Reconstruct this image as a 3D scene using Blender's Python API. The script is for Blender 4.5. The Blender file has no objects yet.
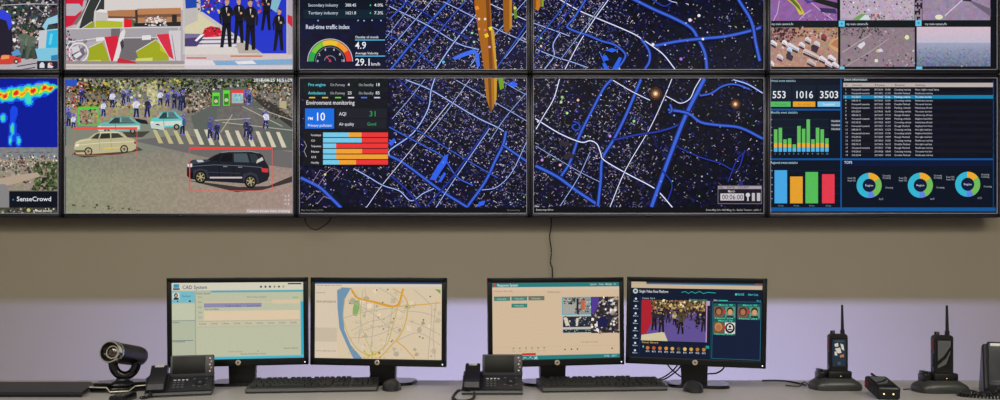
import bpy, bmesh, math, random
from mathutils import Vector, Matrix, Euler
C = bpy.context.scene.collection
PI = math.pi
R = math.radians

# ------------------------------------------------------------------ place
F = 718.0            # focal length in px of a 1000 px wide frame
CX, HY = 500.0, 288.0
CAMZ = 1.114
DESK = 0.75
YW = 3.85            # wall surface
YD = 3.73            # front plane of the wall displays
def X(px, Y): return (px-CX)*Y/F
def Z(py, Y): return CAMZ-(py-HY)*Y/F
def YT(py, z=DESK): return F*(CAMZ-z)/(py-HY)

# ------------------------------------------------------------------ materials
def mat(name, col, rough=.5, metal=0, noise=0, nscale=20, bump=0, spec=.5, emit=0, coat=0):
    m = bpy.data.materials.new(name); m.use_nodes = True
    n = m.node_tree.nodes; l = m.node_tree.links; b = n['Principled BSDF']
    lin = tuple(((c/255)/12.92 if c/255 <= .04045 else ((c/255+.055)/1.055)**2.4) for c in col)+(1,)
    b.inputs['Base Color'].default_value = lin
    b.inputs['Roughness'].default_value = rough
    b.inputs['Metallic'].default_value = metal
    b.inputs['Specular IOR Level'].default_value = spec
    b.inputs['Coat Weight'].default_value = coat
    if emit:
        b.inputs['Emission Color'].default_value = lin; b.inputs['Emission Strength'].default_value = emit
    if noise or bump:
        t = n.new('ShaderNodeTexCoord'); x = n.new('ShaderNodeTexNoise')
        x.inputs['Scale'].default_value = nscale; x.inputs['Detail'].default_value = 5
        l.new(t.outputs['Object'], x.inputs['Vector'])
        if noise:
            r = n.new('ShaderNodeMapRange')
            r.inputs['To Min'].default_value = 1-noise; r.inputs['To Max'].default_value = 1+noise
            l.new(x.outputs['Fac'], r.inputs['Value'])
            v = n.new('ShaderNodeVectorMath'); v.operation = 'SCALE'
            v.inputs[0].default_value = lin[:3]
            l.new(r.outputs['Result'], v.inputs['Scale']); l.new(v.outputs['Vector'], b.inputs['Base Color'])
        if bump:
            bp = n.new('ShaderNodeBump'); bp.inputs['Strength'].default_value = bump; bp.inputs['Distance'].default_value = .002
            l.new(x.outputs['Fac'], bp.inputs['Height']); l.new(bp.outputs['Normal'], b.inputs['Normal'])
    return m
def screen_mat(name, strength, grain):
    m = bpy.data.materials.new(name); m.use_nodes = True
    n = m.node_tree.nodes; l = m.node_tree.links; b = n['Principled BSDF']
    b.inputs['Base Color'].default_value = (.004, .004, .005, 1)
    b.inputs['Roughness'].default_value = .3; b.inputs['Specular IOR Level'].default_value = .05
    a = n.new('ShaderNodeAttribute'); a.attribute_name = 'picture'
    t = n.new('ShaderNodeTexCoord'); x = n.new('ShaderNodeTexNoise'); x.inputs['Scale'].default_value = 140
    x.inputs['Detail'].default_value = 2
    l.new(t.outputs['Object'], x.inputs['Vector'])
    r = n.new('ShaderNodeMapRange'); r.inputs['From Min'].default_value = .3; r.inputs['From Max'].default_value = .7
    r.inputs['To Min'].default_value = 1-grain; r.inputs['To Max'].default_value = 1+grain
    l.new(x.outputs['Fac'], r.inputs['Value'])
    v = n.new('ShaderNodeVectorMath'); v.operation = 'SCALE'
    l.new(a.outputs['Color'], v.inputs[0]); l.new(r.outputs['Result'], v.inputs['Scale'])
    l.new(v.outputs['Vector'], b.inputs['Emission Color']); b.inputs['Emission Strength'].default_value = strength
    return m
M = dict(
    wall=mat('painted wall', (168, 159, 140), .75, noise=.05, nscale=1.7, bump=.05, spec=.25),
    room=mat('side wall paint', (165, 158, 148), .8),
    ceil=mat('ceiling paint', (200, 198, 192), .9),
    floor=mat('floor carpet', (70, 72, 78), .9, noise=.2, nscale=60),
    desk=mat('desk laminate', (172, 169, 168), .38, noise=.06, nscale=9, spec=.5),
    frame=mat('display frame plastic', (27, 28, 42), .3, spec=.5),
    lip=mat('display frame lip', (195, 194, 215), .4),
    body=mat('black plastic', (11, 13, 17), .4, noise=.1, nscale=90, bump=.05),
    gloss=mat('glossy black plastic', (10, 11, 15), .2, spec=.45, coat=.15),
    bezel=mat('monitor bezel plastic', (9, 14, 17), .3, spec=.3),
    phone=mat('phone charcoal plastic', (32, 33, 41), .42, noise=.08, nscale=120),
    phone2=mat('phone darker plastic', (18, 19, 26), .4),
    lcd=mat('dark lcd glass', (12, 15, 13), .4, spec=.2),
    key=mat('keycap plastic', (26, 27, 30), .45, spec=.5),
    keyb=mat('keyboard body plastic', (36, 37, 40), .4),
    white=mat('white print', (225, 225, 225), .5),
    pale=mat('pale phone button', (190, 188, 190), .4),
    amber=mat('amber phone button', (200, 130, 80), .4),
    chrome=mat('chrome', (215, 215, 220), .12, metal=1),
    brass=mat('warm metal', (222, 212, 184), .35, metal=.4),
    logo=mat('round maker badge', (205, 190, 170), .3, metal=.5),
    lens=mat('lens glass', (40, 28, 22), .05, spec=.9, coat=1),
    litblue=mat('lit radio screen', (18, 40, 62), .3, emit=.35),
    litpale=mat('lit radio screen marks', (190, 188, 180), .3, emit=.35),
    cradle=mat('cradle plastic', (52, 53, 53), .33),
    red=mat('red rubber', (120, 30, 42), .5),
    navy=mat('dark blue plastic', (18, 34, 52), .35),
    rubber=mat('black cable rubber', (18, 18, 20), .55),
    led=mat('status led', (230, 235, 255), .3, emit=1.2),
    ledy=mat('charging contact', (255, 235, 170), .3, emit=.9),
    grey=mat('silver grey plastic', (95, 97, 100), .35, metal=.3),
    wallscreen=screen_mat('video wall picture', 1.0, .05),
    monscreen=screen_mat('monitor picture', .92, .025),
)

# ------------------------------------------------------------------ object helpers
def link(name, data, parent=None):
    o = bpy.data.objects.new(name, data); C.objects.link(o)
    if parent: o.parent = parent
    return o
def props(o, label=None, cat=None, group=None, kind=None):
    if label: o['label'] = label
    if cat: o['category'] = cat
    if group: o['group'] = group
    if kind: o['kind'] = kind
    return o
def empty(name, loc, rz=0, **k):
    o = link(name, None); o.location = loc; o.rotation_euler = (0, 0, rz)
    return props(o, **k)
def tree_copy(o, parent=None):
    c = o.copy(); C.objects.link(c)
    if parent: c.parent = parent
    for ch in [q for q in bpy.data.objects if q.parent == o]:
        tree_copy(ch, c)
    return c

class MB:
    """collects shapes into one mesh object"""
    def __init__(s): s.b = bmesh.new(); s.mats = []; s.T = Matrix.Identity(4)
    def mi(s, m):
        if m not in s.mats: s.mats.append(m)
        return s.mats.index(m)
    def _fin(s, vs, fs, m, T=None, smooth=False):
        k = s.mi(m)
        for f in fs: f.material_index = k; f.smooth = smooth
        A = s.T @ T if T else s.T
        for v in vs: v.co = A @ v.co
    def box(s, m, c, d, bev=0, T=None, seg=2):
        r = bmesh.ops.create_cube(s.b, size=1); vs = r['verts']
        for v in vs: v.co = Vector((v.co.x*d[0]+c[0], v.co.y*d[1]+c[1], v.co.z*d[2]+c[2]))
        if bev:
            es = {e for v in vs for e in v.link_edges}
            r = bmesh.ops.bevel(s.b, geom=list(es), offset=bev, segments=seg, affect='EDGES', profile=.5)
            fs = set(r['faces']); vs = set(r['verts'])
            st = list(vs)
            while st:
                v = st.pop()
                for e in v.link_edges:
                    w = e.other_vert(v)
                    if w not in vs: vs.add(w); st.append(w)
            fs = {f for v in vs for f in v.link_faces}
        else: fs = {f for v in vs for f in v.link_faces}
        s._fin(vs, fs, m, T, bool(bev)); return s
    def prism(s, m, out, a, z0, z1, T=None, smooth=False):
        """outline in the plane across axis a, extruded z0..z1; a in 'x','y','z'"""
        def p(u, v, w): return {'x': (w, u, v), 'y': (u, w, v), 'z': (u, v, w)}[a]
        A = [s.b.verts.new(p(u, v, z0)) for u, v in out]; B = [s.b.verts.new(p(u, v, z1)) for u, v in out]
        fs = [s.b.faces.new(A), s.b.faces.new(B[::-1])]; n = len(out); sd = []
        for i in range(n): sd.append(s.b.faces.new((A[i], B[i], B[(i+1) % n], A[(i+1) % n])))
        bmesh.ops.recalc_face_normals(s.b, faces=fs+sd)
        s._fin(A+B, fs+sd, m, T)
        if smooth:
            for f in sd: f.smooth = True
        return s
    def lathe(s, m, prof, n=32, T=None, smooth=True, axis='z', caps=True):
        rings = []
        for r, z in prof:
            if r < 1e-6: rings.append([s.b.verts.new((0, 0, z))])
            else: rings.append([s.b.verts.new((r*math.cos(2*PI*i/n), r*math.sin(2*PI*i/n), z)) for i in range(n)])
        fs = []
        for a, b in zip(rings, rings[1:]):
            for i in range(n):
                q = [a[i % len(a)], a[(i+1) % n % len(a)], b[(i+1) % n % len(b)], b[i % len(b)]]
                q2 = []
                for v in q:
                    if v not in q2: q2.append(v)
                if len(q2) > 2: fs.append(s.b.faces.new(q2))
        for rr in (rings[0], rings[-1]):
            if len(rr) > 1 and caps: fs.append(s.b.faces.new(rr))
        bmesh.ops.recalc_face_normals(s.b, faces=fs)
        vs = [v for r_ in rings for v in r_]
        ax = {'z': Matrix.Identity(4), 'y': Matrix.Rotation(R(90), 4, 'X'), 'x': Matrix.Rotation(R(90), 4, 'Y')}[axis]
        s._fin(vs, fs, m, (T or Matrix.Identity(4)) @ ax, smooth); return s
    def tube(s, m, pts, r, n=8, T=None, r2=None):
        pts = [Vector(p) for p in pts]; rings = []; up = Vector((0, 0, 1))
        for i, p in enumerate(pts):
            d = (pts[min(i+1, len(pts)-1)]-pts[max(i-1, 0)]).normalized()
            u = d.cross(up)
            if u.length < .05: u = d.cross(Vector((1, 0, 0)))
            u.normalize(); w = d.cross(u)
            if i and u.dot(pu) < 0 and False: u = -u; w = -w
            pu = u; rr = r if r2 is None else r+(r2-r)*i/(len(pts)-1)
            rings.append([s.b.verts.new(p+rr*(u*math.cos(2*PI*k/n)+w*math.sin(2*PI*k/n))) for k in range(n)])
        fs = []
        for a, b in zip(rings, rings[1:]):
            for k in range(n): fs.append(s.b.faces.new((a[k], a[(k+1) % n], b[(k+1) % n], b[k])))
        fs.append(s.b.faces.new(rings[0])); fs.append(s.b.faces.new(rings[-1]))
        bmesh.ops.recalc_face_normals(s.b, faces=fs)
        s._fin([v for q in rings for v in q], fs, m, T, True); return s
    def build(s, name, parent=None, **k):
        me = bpy.data.meshes.new(name); s.b.to_mesh(me); s.b.free()
        for m in s.mats: me.materials.append(m)
        try: me.set_sharp_from_angle(angle=R(38))
        except Exception: pass
        return props(link(name, me, parent), **k)
def rrect(w, h, r, n=5, cx=0, cy=0):
    o = []
    for sx, sy, a in ((1, 1, 0), (-1, 1, 90), (-1, -1, 180), (1, -1, 270)):
        for i in range(n+1):
            t = R(a+90*i/n); o.append((cx+sx*(w/2-r)+r*math.cos(t), cy+sy*(h/2-r)+r*math.sin(t)))
    return o
def spline(pts, n=8):
    """catmull-rom through the points"""
    P = [Vector(p) for p in pts]; P = [P[0]*2-P[1]]+P+[P[-1]*2-P[-2]]; o = []
    for i in range(1, len(P)-2):
        for k in range(n):
            t = k/n; a, b, c, d = P[i-1:i+3]
            o.append(.5*((2*b)+(c-a)*t+(2*a-5*b+4*c-d)*t*t+(3*b-a-3*c+d)*t**3))
    o.append(P[-2]); return o

# ------------------------------------------------------------------ pictures shown on screens
LIN = {}
def lin(c):
    c = tuple(max(0, min(255, int(v))) for v in c)
    if c not in LIN: LIN[c] = tuple((v/255/12.92 if v/255 <= .04045 else ((v/255+.055)/1.055)**2.4) for v in c)+(1,)
    return LIN[c]
GLYPH = {}
def glyphs(s):
    if s not in GLYPH:
        cu = bpy.data.curves.new('t', 'FONT'); cu.body = s; cu.resolution_u = 2; cu.size = 1; cu.offset = .008
        o = bpy.data.objects.new('t', cu); C.objects.link(o)
        bpy.context.view_layer.update()
        me = o.evaluated_get(bpy.context.evaluated_depsgraph_get()).to_mesh()
        vs = [(v.co.x, v.co.y) for v in me.vertices]; fs = [tuple(p.vertices) for p in me.polygons]
        bpy.data.objects.remove(o); bpy.data.curves.remove(cu)
        w = max([v[0] for v in vs] or [1]); GLYPH[s] = (vs, fs, w)
    return GLYPH[s]
class Pic:
    """what a screen shows, drawn in the plane of the screen (units: 1/1000 of the picture width, y down)"""
    def __init__(s, x0, y0, x1, y1, bg):
        s.r = (x0, y0, x1, y1); s.v = []; s.f = []; s.c = []; s.lv = 0; s.rect(x0, y0, x1, y1, bg)
        s.rd = random.Random(int(x0*7+y0*3))
    def up(s): s.lv += 1
    def _poly(s, pts, col):
        k = len(s.v); s.v += [(x, y, s.lv) for x, y in pts]; s.f.append(tuple(range(k, k+len(pts)))); s.c.append(lin(col))
    def clipp(s, pts):
        x0, y0, x1, y1 = s.r
        for ax, lim, sg in ((0, x0, 1), (0, x1, -1), (1, y0, 1), (1, y1, -1)):
            o = []
            for i in range(len(pts)):
                a, b = pts[i-1], pts[i]; ia = (a[ax]-lim)*sg >= 0; ib = (b[ax]-lim)*sg >= 0
                if ia != ib:
                    t = (lim-a[ax])/(b[ax]-a[ax]); o.append((a[0]+(b[0]-a[0])*t, a[1]+(b[1]-a[1])*t))
                if ib: o.append(b)
            pts = o
            if len(pts) < 3: return []
        return pts
    def poly(s, col, *xy, up=True):
        if up: s.up()
        p = s.clipp([(xy[i], xy[i+1]) for i in range(0, len(xy), 2)])
        if p: s._poly(p, col)
    def rect(s, x0, y0, x1, y1, col, up=True):
        if x1 < x0: x0, x1 = x1, x0
        if y1 < y0: y0, y1 = y1, y0
        a, b, c, d = s.r
        x0 = max(x0, a); x1 = min(x1, c); y0 = max(y0, b); y1 = min(y1, d)
        if x1 <= x0 or y1 <= y0: return
        if up: s.up()
        s._poly([(x0, y0), (x1, y0), (x1, y1), (x0, y1)], col)
    def box(s, x0, y0, x1, y1, w, col):
        s.up()
        for q in ((x0, y0, x1, y0+w), (x0, y1-w, x1, y1), (x0, y0, x0+w, y1), (x1-w, y0, x1, y1)): s.rect(*q, col, up=False)
    def line(s, col, w, *xy, up=True):
        if up: s.up()
        p = [(xy[i], xy[i+1]) for i in range(0, len(xy), 2)]; n = len(p); L = []; Q = []
        for i in range(n):
            a = p[max(i-1, 0)]; b = p[min(i+1, n-1)]; d = math.hypot(b[0]-a[0], b[1]-a[1]) or 1
            nx, ny = -(b[1]-a[1])/d*w/2, (b[0]-a[0])/d*w/2
            L.append((p[i][0]+nx, p[i][1]+ny)); Q.append((p[i][0]-nx, p[i][1]-ny))
        for i in range(n-1):
            q = s.clipp([L[i], L[i+1], Q[i+1], Q[i]])
            if q: s._poly(q, col)
    def road(s, col, w, *xy):
        p = [(xy[i], xy[i+1], 0) for i in range(0, len(xy), 2)]
        q = spline(p, 4) if len(p) > 2 else p
        fl = [c for a in q for c in (a[0], a[1])]
        b = max(col); w *= .92; s.line((b*.07, b*.10, b*.30), w*2.5, *fl); s.line((b*.13+col[0]*.08, b*.20+col[1]*.1, b*.60), w*1.5, *fl); s.line(tuple(v*.93 for v in col), w, *fl)
        if col[0] > 100: s.line(tuple(min(255, v*1.18+14) for v in col), w*.5, *fl)
    def disc(s, col, x, y, r, n=8, ry=None, up=False):
        if up: s.up()
        p = s.clipp([(x+r*math.cos(2*PI*i/n+.4), y+(ry or r)*math.sin(2*PI*i/n+.4)) for i in range(n)])
        if p: s._poly(p, col)
    def arc(s, col, x, y, r0, r1, a0, a1, n=8):
        s.up()
        for i in range(n):
            t0 = R(a0+(a1-a0)*i/n); t1 = R(a0+(a1-a0)*(i+1)/n)
            s._poly([(x+r0*math.cos(t0), y-r0*math.sin(t0)), (x+r1*math.cos(t0), y-r1*math.sin(t0)), (x+r1*math.cos(t1), y-r1*math.sin(t1)), (x+r0*math.cos(t1), y-r0*math.sin(t1))], col)
    def text(s, x, y, t, h, col, w=None):
        """left end, baseline, cap height, optional width"""
        vs, fs, gw = glyphs(t); s.up(); k = h/.7; kx = w/gw if w else k; base = len(s.v)
        s.v += [(x+a*kx, y-b*k, s.lv) for a, b in vs]
        for f in fs: s.f.append(tuple(base+i for i in f)); s.c.append(lin(col))
    def mosaic(s, x0, y0, x1, y1, st, fn):
        s.up(); nx = max(1, round((x1-x0)/st)); ny = max(1, round((y1-y0)/st))
        for i in range(nx):
            for j in range(ny):
                a = x0+(x1-x0)*i/nx; b = y0+(y1-y0)*j/ny; c = fn(a, b, s.rd)
                if c: s.rect(a, b, a+(x1-x0)/nx, b+(y1-y0)/ny, c, up=False)
    def blobs(s, x0, y0, x1, y1, n, cols, r0, r1, fn=None):
        s.up(); g = s.rd
        for _ in range(n):
            x = g.uniform(x0, x1); y = g.uniform(y0, y1)
            if fn and not fn(x, y): continue
            c = g.choice(cols); k = g.uniform(.8, 1.15); r = g.uniform(r0, r1); a = g.uniform(0, 3)
            m = g.choice((3, 4, 5))
            p = s.clipp([(x+r*g.uniform(.6, 1.2)*math.cos(a+2*PI*i/m), y+r*g.uniform(.6, 1.2)*math.sin(a+2*PI*i/m)) for i in range(m)])
            if p:
                if g.random() < .05: s.up()
                s._poly(p, tuple(v*k for v in c))
    def person(s, x, y, h, suit, head=(190, 150, 120), legs=None, w=1.0, pose=0):
        """feet at x,y"""
        s.up(); legs = legs or suit; q = h*.088*w; g = .5+.5*((x*7.3+y*3.1) % 1); d = (1 if (int(x*3)+int(y)) % 2 else -1)
        st = q*(.5+g*.9)
        s._poly([(x-st-q*.3, y), (x-st+q*.45, y), (x+q*.1, y-h*.47), (x-q*.95, y-h*.5)], legs)
        s._poly([(x+st*.5-q*.2, y-h*.01), (x+st*.5+q*.6, y-h*.01), (x+q*.95, y-h*.5), (x-q*.1, y-h*.47)], tuple(v*.8 for v in legs))
        s._poly([(x-q*.9, y-h*.46), (x-q*1.15, y-h*.66), (x-q*1.35, y-h*.78), (x-q*.5, y-h*.85), (x+q*.5, y-h*.85), (x+q*1.35, y-h*.78), (x+q*1.1, y-h*.64), (x+q*.95, y-h*.46)], suit)
        a = tuple(min(255, v*1.12+4) for v in suit)
        s.up(); s._poly([(x-d*q*1.3, y-h*.79), (x-d*q*1.75, y-h*.62), (x-d*q*1.5, y-h*.47), (x-d*q*1.1, y-h*.49), (x-d*q*1.2, y-h*.63), (x-d*q*.8, y-h*.76)], a)
        s._poly([(x+d*q*1.3, y-h*.78), (x+d*q*1.7, y-h*.64), (x+d*q*.2, y-h*.6), (x+d*q*.2, y-h*.64), (x+d*q*1.1, y-h*.69)], a)
        s._poly([(x-q*.3, y-h*.84), (x+q*.3, y-h*.84), (x+q*.2, y-h*.9), (x-q*.2, y-h*.9)], head)
        s.up(); s.disc(head, x+d*q*.1, y-h*.915, h*.047*w**.5, 8, h*.066); s._poly([(x-h*.05, y-h*.93), (x-h*.04, y-h*.985), (x+h*.01, y-h*1.0), (x+h*.05, y-h*.97), (x+h*.045, y-h*.94), (x, y-h*.96)], (30, 24, 22))
    def build(s, parent, W, H, m, depth=.004):
        """screen surface W x H in the parent's xz plane, facing -y, centred"""
        x0, y0, x1, y1 = s.r; sx = W/(x1-x0); sy = H/(y1-y0)
        me = bpy.data.meshes.new('screen')
        vs = [((x-x0)*sx-W/2, -2.2e-5*l, H/2-(y-y0)*sy) for x, y, l in s.v]
        k = len(vs); vs += [(a*W/2, depth, b*H/2) for a, b in ((-1, -1), (1, -1), (1, 1), (-1, 1))]+[(a*W/2, 0, b*H/2) for a, b in ((-1, -1), (1, -1), (1, 1), (-1, 1))]
        fs = s.f+[(k, k+1, k+2, k+3)]+[(k+i, k+(i+1) % 4, k+4+(i+1) % 4, k+4+i) for i in range(4)]
        me.from_pydata(vs, [], fs)
        at = me.color_attributes.new('picture', 'FLOAT_COLOR', 'CORNER'); dat = []
        for f, c in zip(fs, s.c+[(0, 0, 0, 1)]*5): dat += list(c)*len(f)
        at.data.foreach_set('color', dat); me.materials.append(m)
        return link('screen', me, parent)
# ------------------------------------------------------------------ the pictures on the video wall
BL = (62, 108, 235); LB = (150, 172, 246); WH = (205, 205, 238); DB = (38, 62, 190)
def mapbase(p, dens, tint, x0, y0, x1, y1):
    g = p.rd
    p.mosaic(x0, y0, x1, y1, 4.2, lambda x, y, r: tuple(v*r.uniform(.6, 1.5) for v in tint(x, y)))
    p.blobs(x0, y0, x1, y1, int((x1-x0)*(y1-y0)/26), [(20, 26, 84), (16, 18, 50), (34, 32, 92), (28, 25, 50), (6, 6, 12)], .9, 3.0, lambda x, y: g.random() < .2+.7*dens(x, y))
    # block outlines and building marks, aligned with the street grid
    for _ in range(int((x1-x0)*(y1-y0)/4.6)):
        x = g.uniform(x0, x1); y = g.uniform(y0, y1); d = dens(x, y)
        if g.random() > d: continue
        if g.random() < .12: p.up()
        c = g.choice([(215, 205, 225), (190, 175, 205), (150, 150, 220), (235, 228, 235), (175, 150, 165), (95, 105, 215), (120, 125, 190)])
        k = g.uniform(.4, 1.1); c = tuple(v*k for v in c)
        a = R(g.choice((-58, -58, 32, 32, 10))); t = g.random()
        if t < .5: p.disc(c, x, y, g.uniform(.33, .7), 5)
        else:
            l = g.uniform(1.1, 3.2); dx, dy = math.cos(a)*l/2, math.sin(a)*l/2
            p.line(c, g.uniform(.28, .5), x-dx, y-dy, x+dx, y+dy, up=False)
            if t > .8: p.line(c, .4, x+dx, y+dy, x+dx-dy*.9, y+dy+dx*.9, up=False)
def stars(p, n, x0, y0, x1, y1):
    g = p.rd; p.up()
    for _ in range(n):
        x = g.uniform(x0, x1); y = g.uniform(y0, y1)
        c = g.choice([(230, 230, 245), (180, 200, 245), (215, 215, 235), (150, 220, 150), (235, 190, 140), (180, 140, 220)])
        k = g.uniform(.45, 1); p.disc(tuple(v*k for v in c), x, y, g.uniform(.45, .9), 7)
def bump(x, y, cx, cy, rx, ry): return math.exp(-((x-cx)/rx)**2-((y-cy)/ry)**2)

def pic_traffic(x0, y0, x1, y1):                     # upper, third column
    p = Pic(x0, y0, x1, y1, (9, 9, 22))
    mapbase(p, lambda x, y: .78 if x < 480 else .45, lambda x, y: (13, 15, 42), 384, -66, x1, y1)
    for q in ((BL, 1.5, 390.5, 69.5, 404, 52.5, 425, 27, 449, 0, 470, -30), (LB, .9, 389, 6, 428, 25.5, 458, 43.5, 479, 49.5),
              (LB, 1.1, 435.5, 69.5, 452, 45, 474.5, 16.5, 486, 0, 500, -20), (LB, .7, 388, 51, 429.5, 3, 440, -12), (LB, .8, 443, 1.5, 470, 15, 490, 26, 526, 42),
              (BL, .9, 389, 19.5, 404, 4.5, 415, -10), (LB, .6, 470, 66, 486, 45, 526, 0), (WH, .7, 485, 1.5, 501.5, 9, 526, 20), (LB, .6, 504.5, 58.5, 527, 30),
              (BL, .6, 384, 33, 410, 47, 436, 67), (LB, .5, 384, 40, 398, 22, 412, 5, 420, -8), (DB, .8, 400, 0, 423, 12, 446, 26, 470, 40), (BL, .7, 410, 69, 428, 47, 447, 22, 465, 2),
              (BL, .7, 496, 69, 512, 46, 527, 24)): p.road(*q)
    p.poly(BL, 452, 58, 462, 53, 474, 49, 478, 52, 466, 56, 455, 60); p.poly(BL, 474, 50, 479, 54, 480, 66, 477, 68)
    stars(p, 36, 388, 0, 526, 69)
    # tall bars standing on the map
    for c, q in (((165, 98, 24), (473, -69, 486, -69, 492, 28, 496.8, 69.5, 484, 69.5, 474.5, 6)), ((120, 66, 22), (482, -69, 486, -69, 490.5, 28, 493, 69.5, 489.5, 69.5)),
                 ((205, 155, 50), (490.5, 28, 494, 30, 497, 69.5, 495.2, 69.5)), ((150, 90, 24), (501.5, -69, 512, -69, 512, 27, 507.5, 34.5, 503.6, 30)),
                 ((190, 130, 40), (509, -69, 512, -69, 512, 27, 509.5, 30)), ((95, 140, 30), (513, 4, 516, 8, 517.5, 18, 514.5, 19))): p.poly(c, *q)
    p.up()
    for c, x, y, r in (((240, 140, 50), 477, 8, 2.6), ((235, 200, 40), 486.5, 35.5, 2.6), ((245, 215, 50), 490.5, 28.5, 2.4), ((240, 200, 190), 479, 19, 1.4), ((240, 220, 210), 485, 19, 1.3),
                       ((235, 150, 90), 479, 29, 1.4), ((220, 120, 120), 485, 30, 1.3), ((235, 205, 90), 515, 8, 1.6), ((90, 200, 230), 443.5, 62, 1.4), ((150, 230, 170), 472, 33, 1.2), ((160, 230, 210), 474, 42, 1.2), ((235, 190, 220), 489.5, 47, 1.2)):
        p.disc(c, x, y, r, 4 if r > 2 else 7)
    # panel
    p.rect(x0, y0, 385.5, y1, (13, 18, 38)); p.rect(x0+4, y0, 385.5, 19.5, (10, 20, 34))
    p.rect(x0+4, 9.5, 385.5, 18.5, (14, 34, 50)); p.mosaic(x0, 21, 385, y1, 6, lambda x, y, r: tuple(v*r.uniform(.8, 1.25) for v in (14, 17, 44)))
    for y, r in ((6.5, ('Secondary industry', '388.45', '4.0%')), (14.3, ('Tertiary industry', '1621.8', '7.3%'))):
        p.text(308, y, r[0], 3, (190, 200, 215), 30); p.text(345, y, r[1], 3, (215, 220, 230), 11); p.text(374, y, r[2], 3, (225, 230, 240), 9); p.poly((60, 200, 130), 369.5, y-.6, 371.2, y-.6, 370.3, y-2.6)
    for y in (-1.5, -9.5, -17.5): p.text(308, y, 'Primary industry', 3, (190, 200, 215), 30)
    p.text(305.5, 29, 'Real-time traffic index', 4.4, (215, 222, 240), 44)
    p.arc((190, 190, 200), 330, 61.5, 22, 22.9, 0, 180, 20); p.arc((120, 130, 150), 330, 61.5, 14.3, 14.8, 0, 180, 16)
    for c, a, b in (((38, 165, 72), 180, 152), ((120, 195, 55), 152, 112), ((232, 190, 45), 112, 68), ((240, 150, 45), 68, 32), ((228, 52, 44), 32, 0)): p.arc(c, 330, 61.5, 16.2, 21.4, b, a, 6)
    for k, a in enumerate((180, 148, 112, 70, 34, 2)): p.text(328.9+12.2*math.cos(R(a)), 62.3-12.2*math.sin(R(a)), ('0', '2', '4', '6', '8', '10')[k], 2.4, (220, 220, 228))
    p.arc((140, 150, 160), 330, 61.5, 5.4, 6, 10, 170, 8); p.line((220, 60, 60), .7, 326, 56, 330, 61); p.poly((210, 60, 60), 328.5, 62, 331.5, 62, 330, 59)
    p.text(355.3, 38.3, 'Density of month', 2.4, (225, 230, 235), 23); p.rect(355, 39.6, 385, 40.5, (90, 190, 235)); p.text(355, 48.8, '4.9', 7, (235, 238, 245), 11)
    p.text(355.3, 54.4, 'Average Velocity', 2.4, (225, 230, 235), 23); p.rect(355, 55.7, 385, 56.6, (90, 190, 235)); p.text(355, 65.6, '29.1', 7, (235, 238, 245), 14.5); p.text(371, 65.6, 'km/h', 3.2, (225, 230, 235), 9)
    for x, y in ((358, 20.5), (364, 20.8), (372, 20.4), (381, 20.6), (318, 20.6)): p.disc((150, 190, 240), x, y, .8, 6, up=True)
    return p

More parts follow.
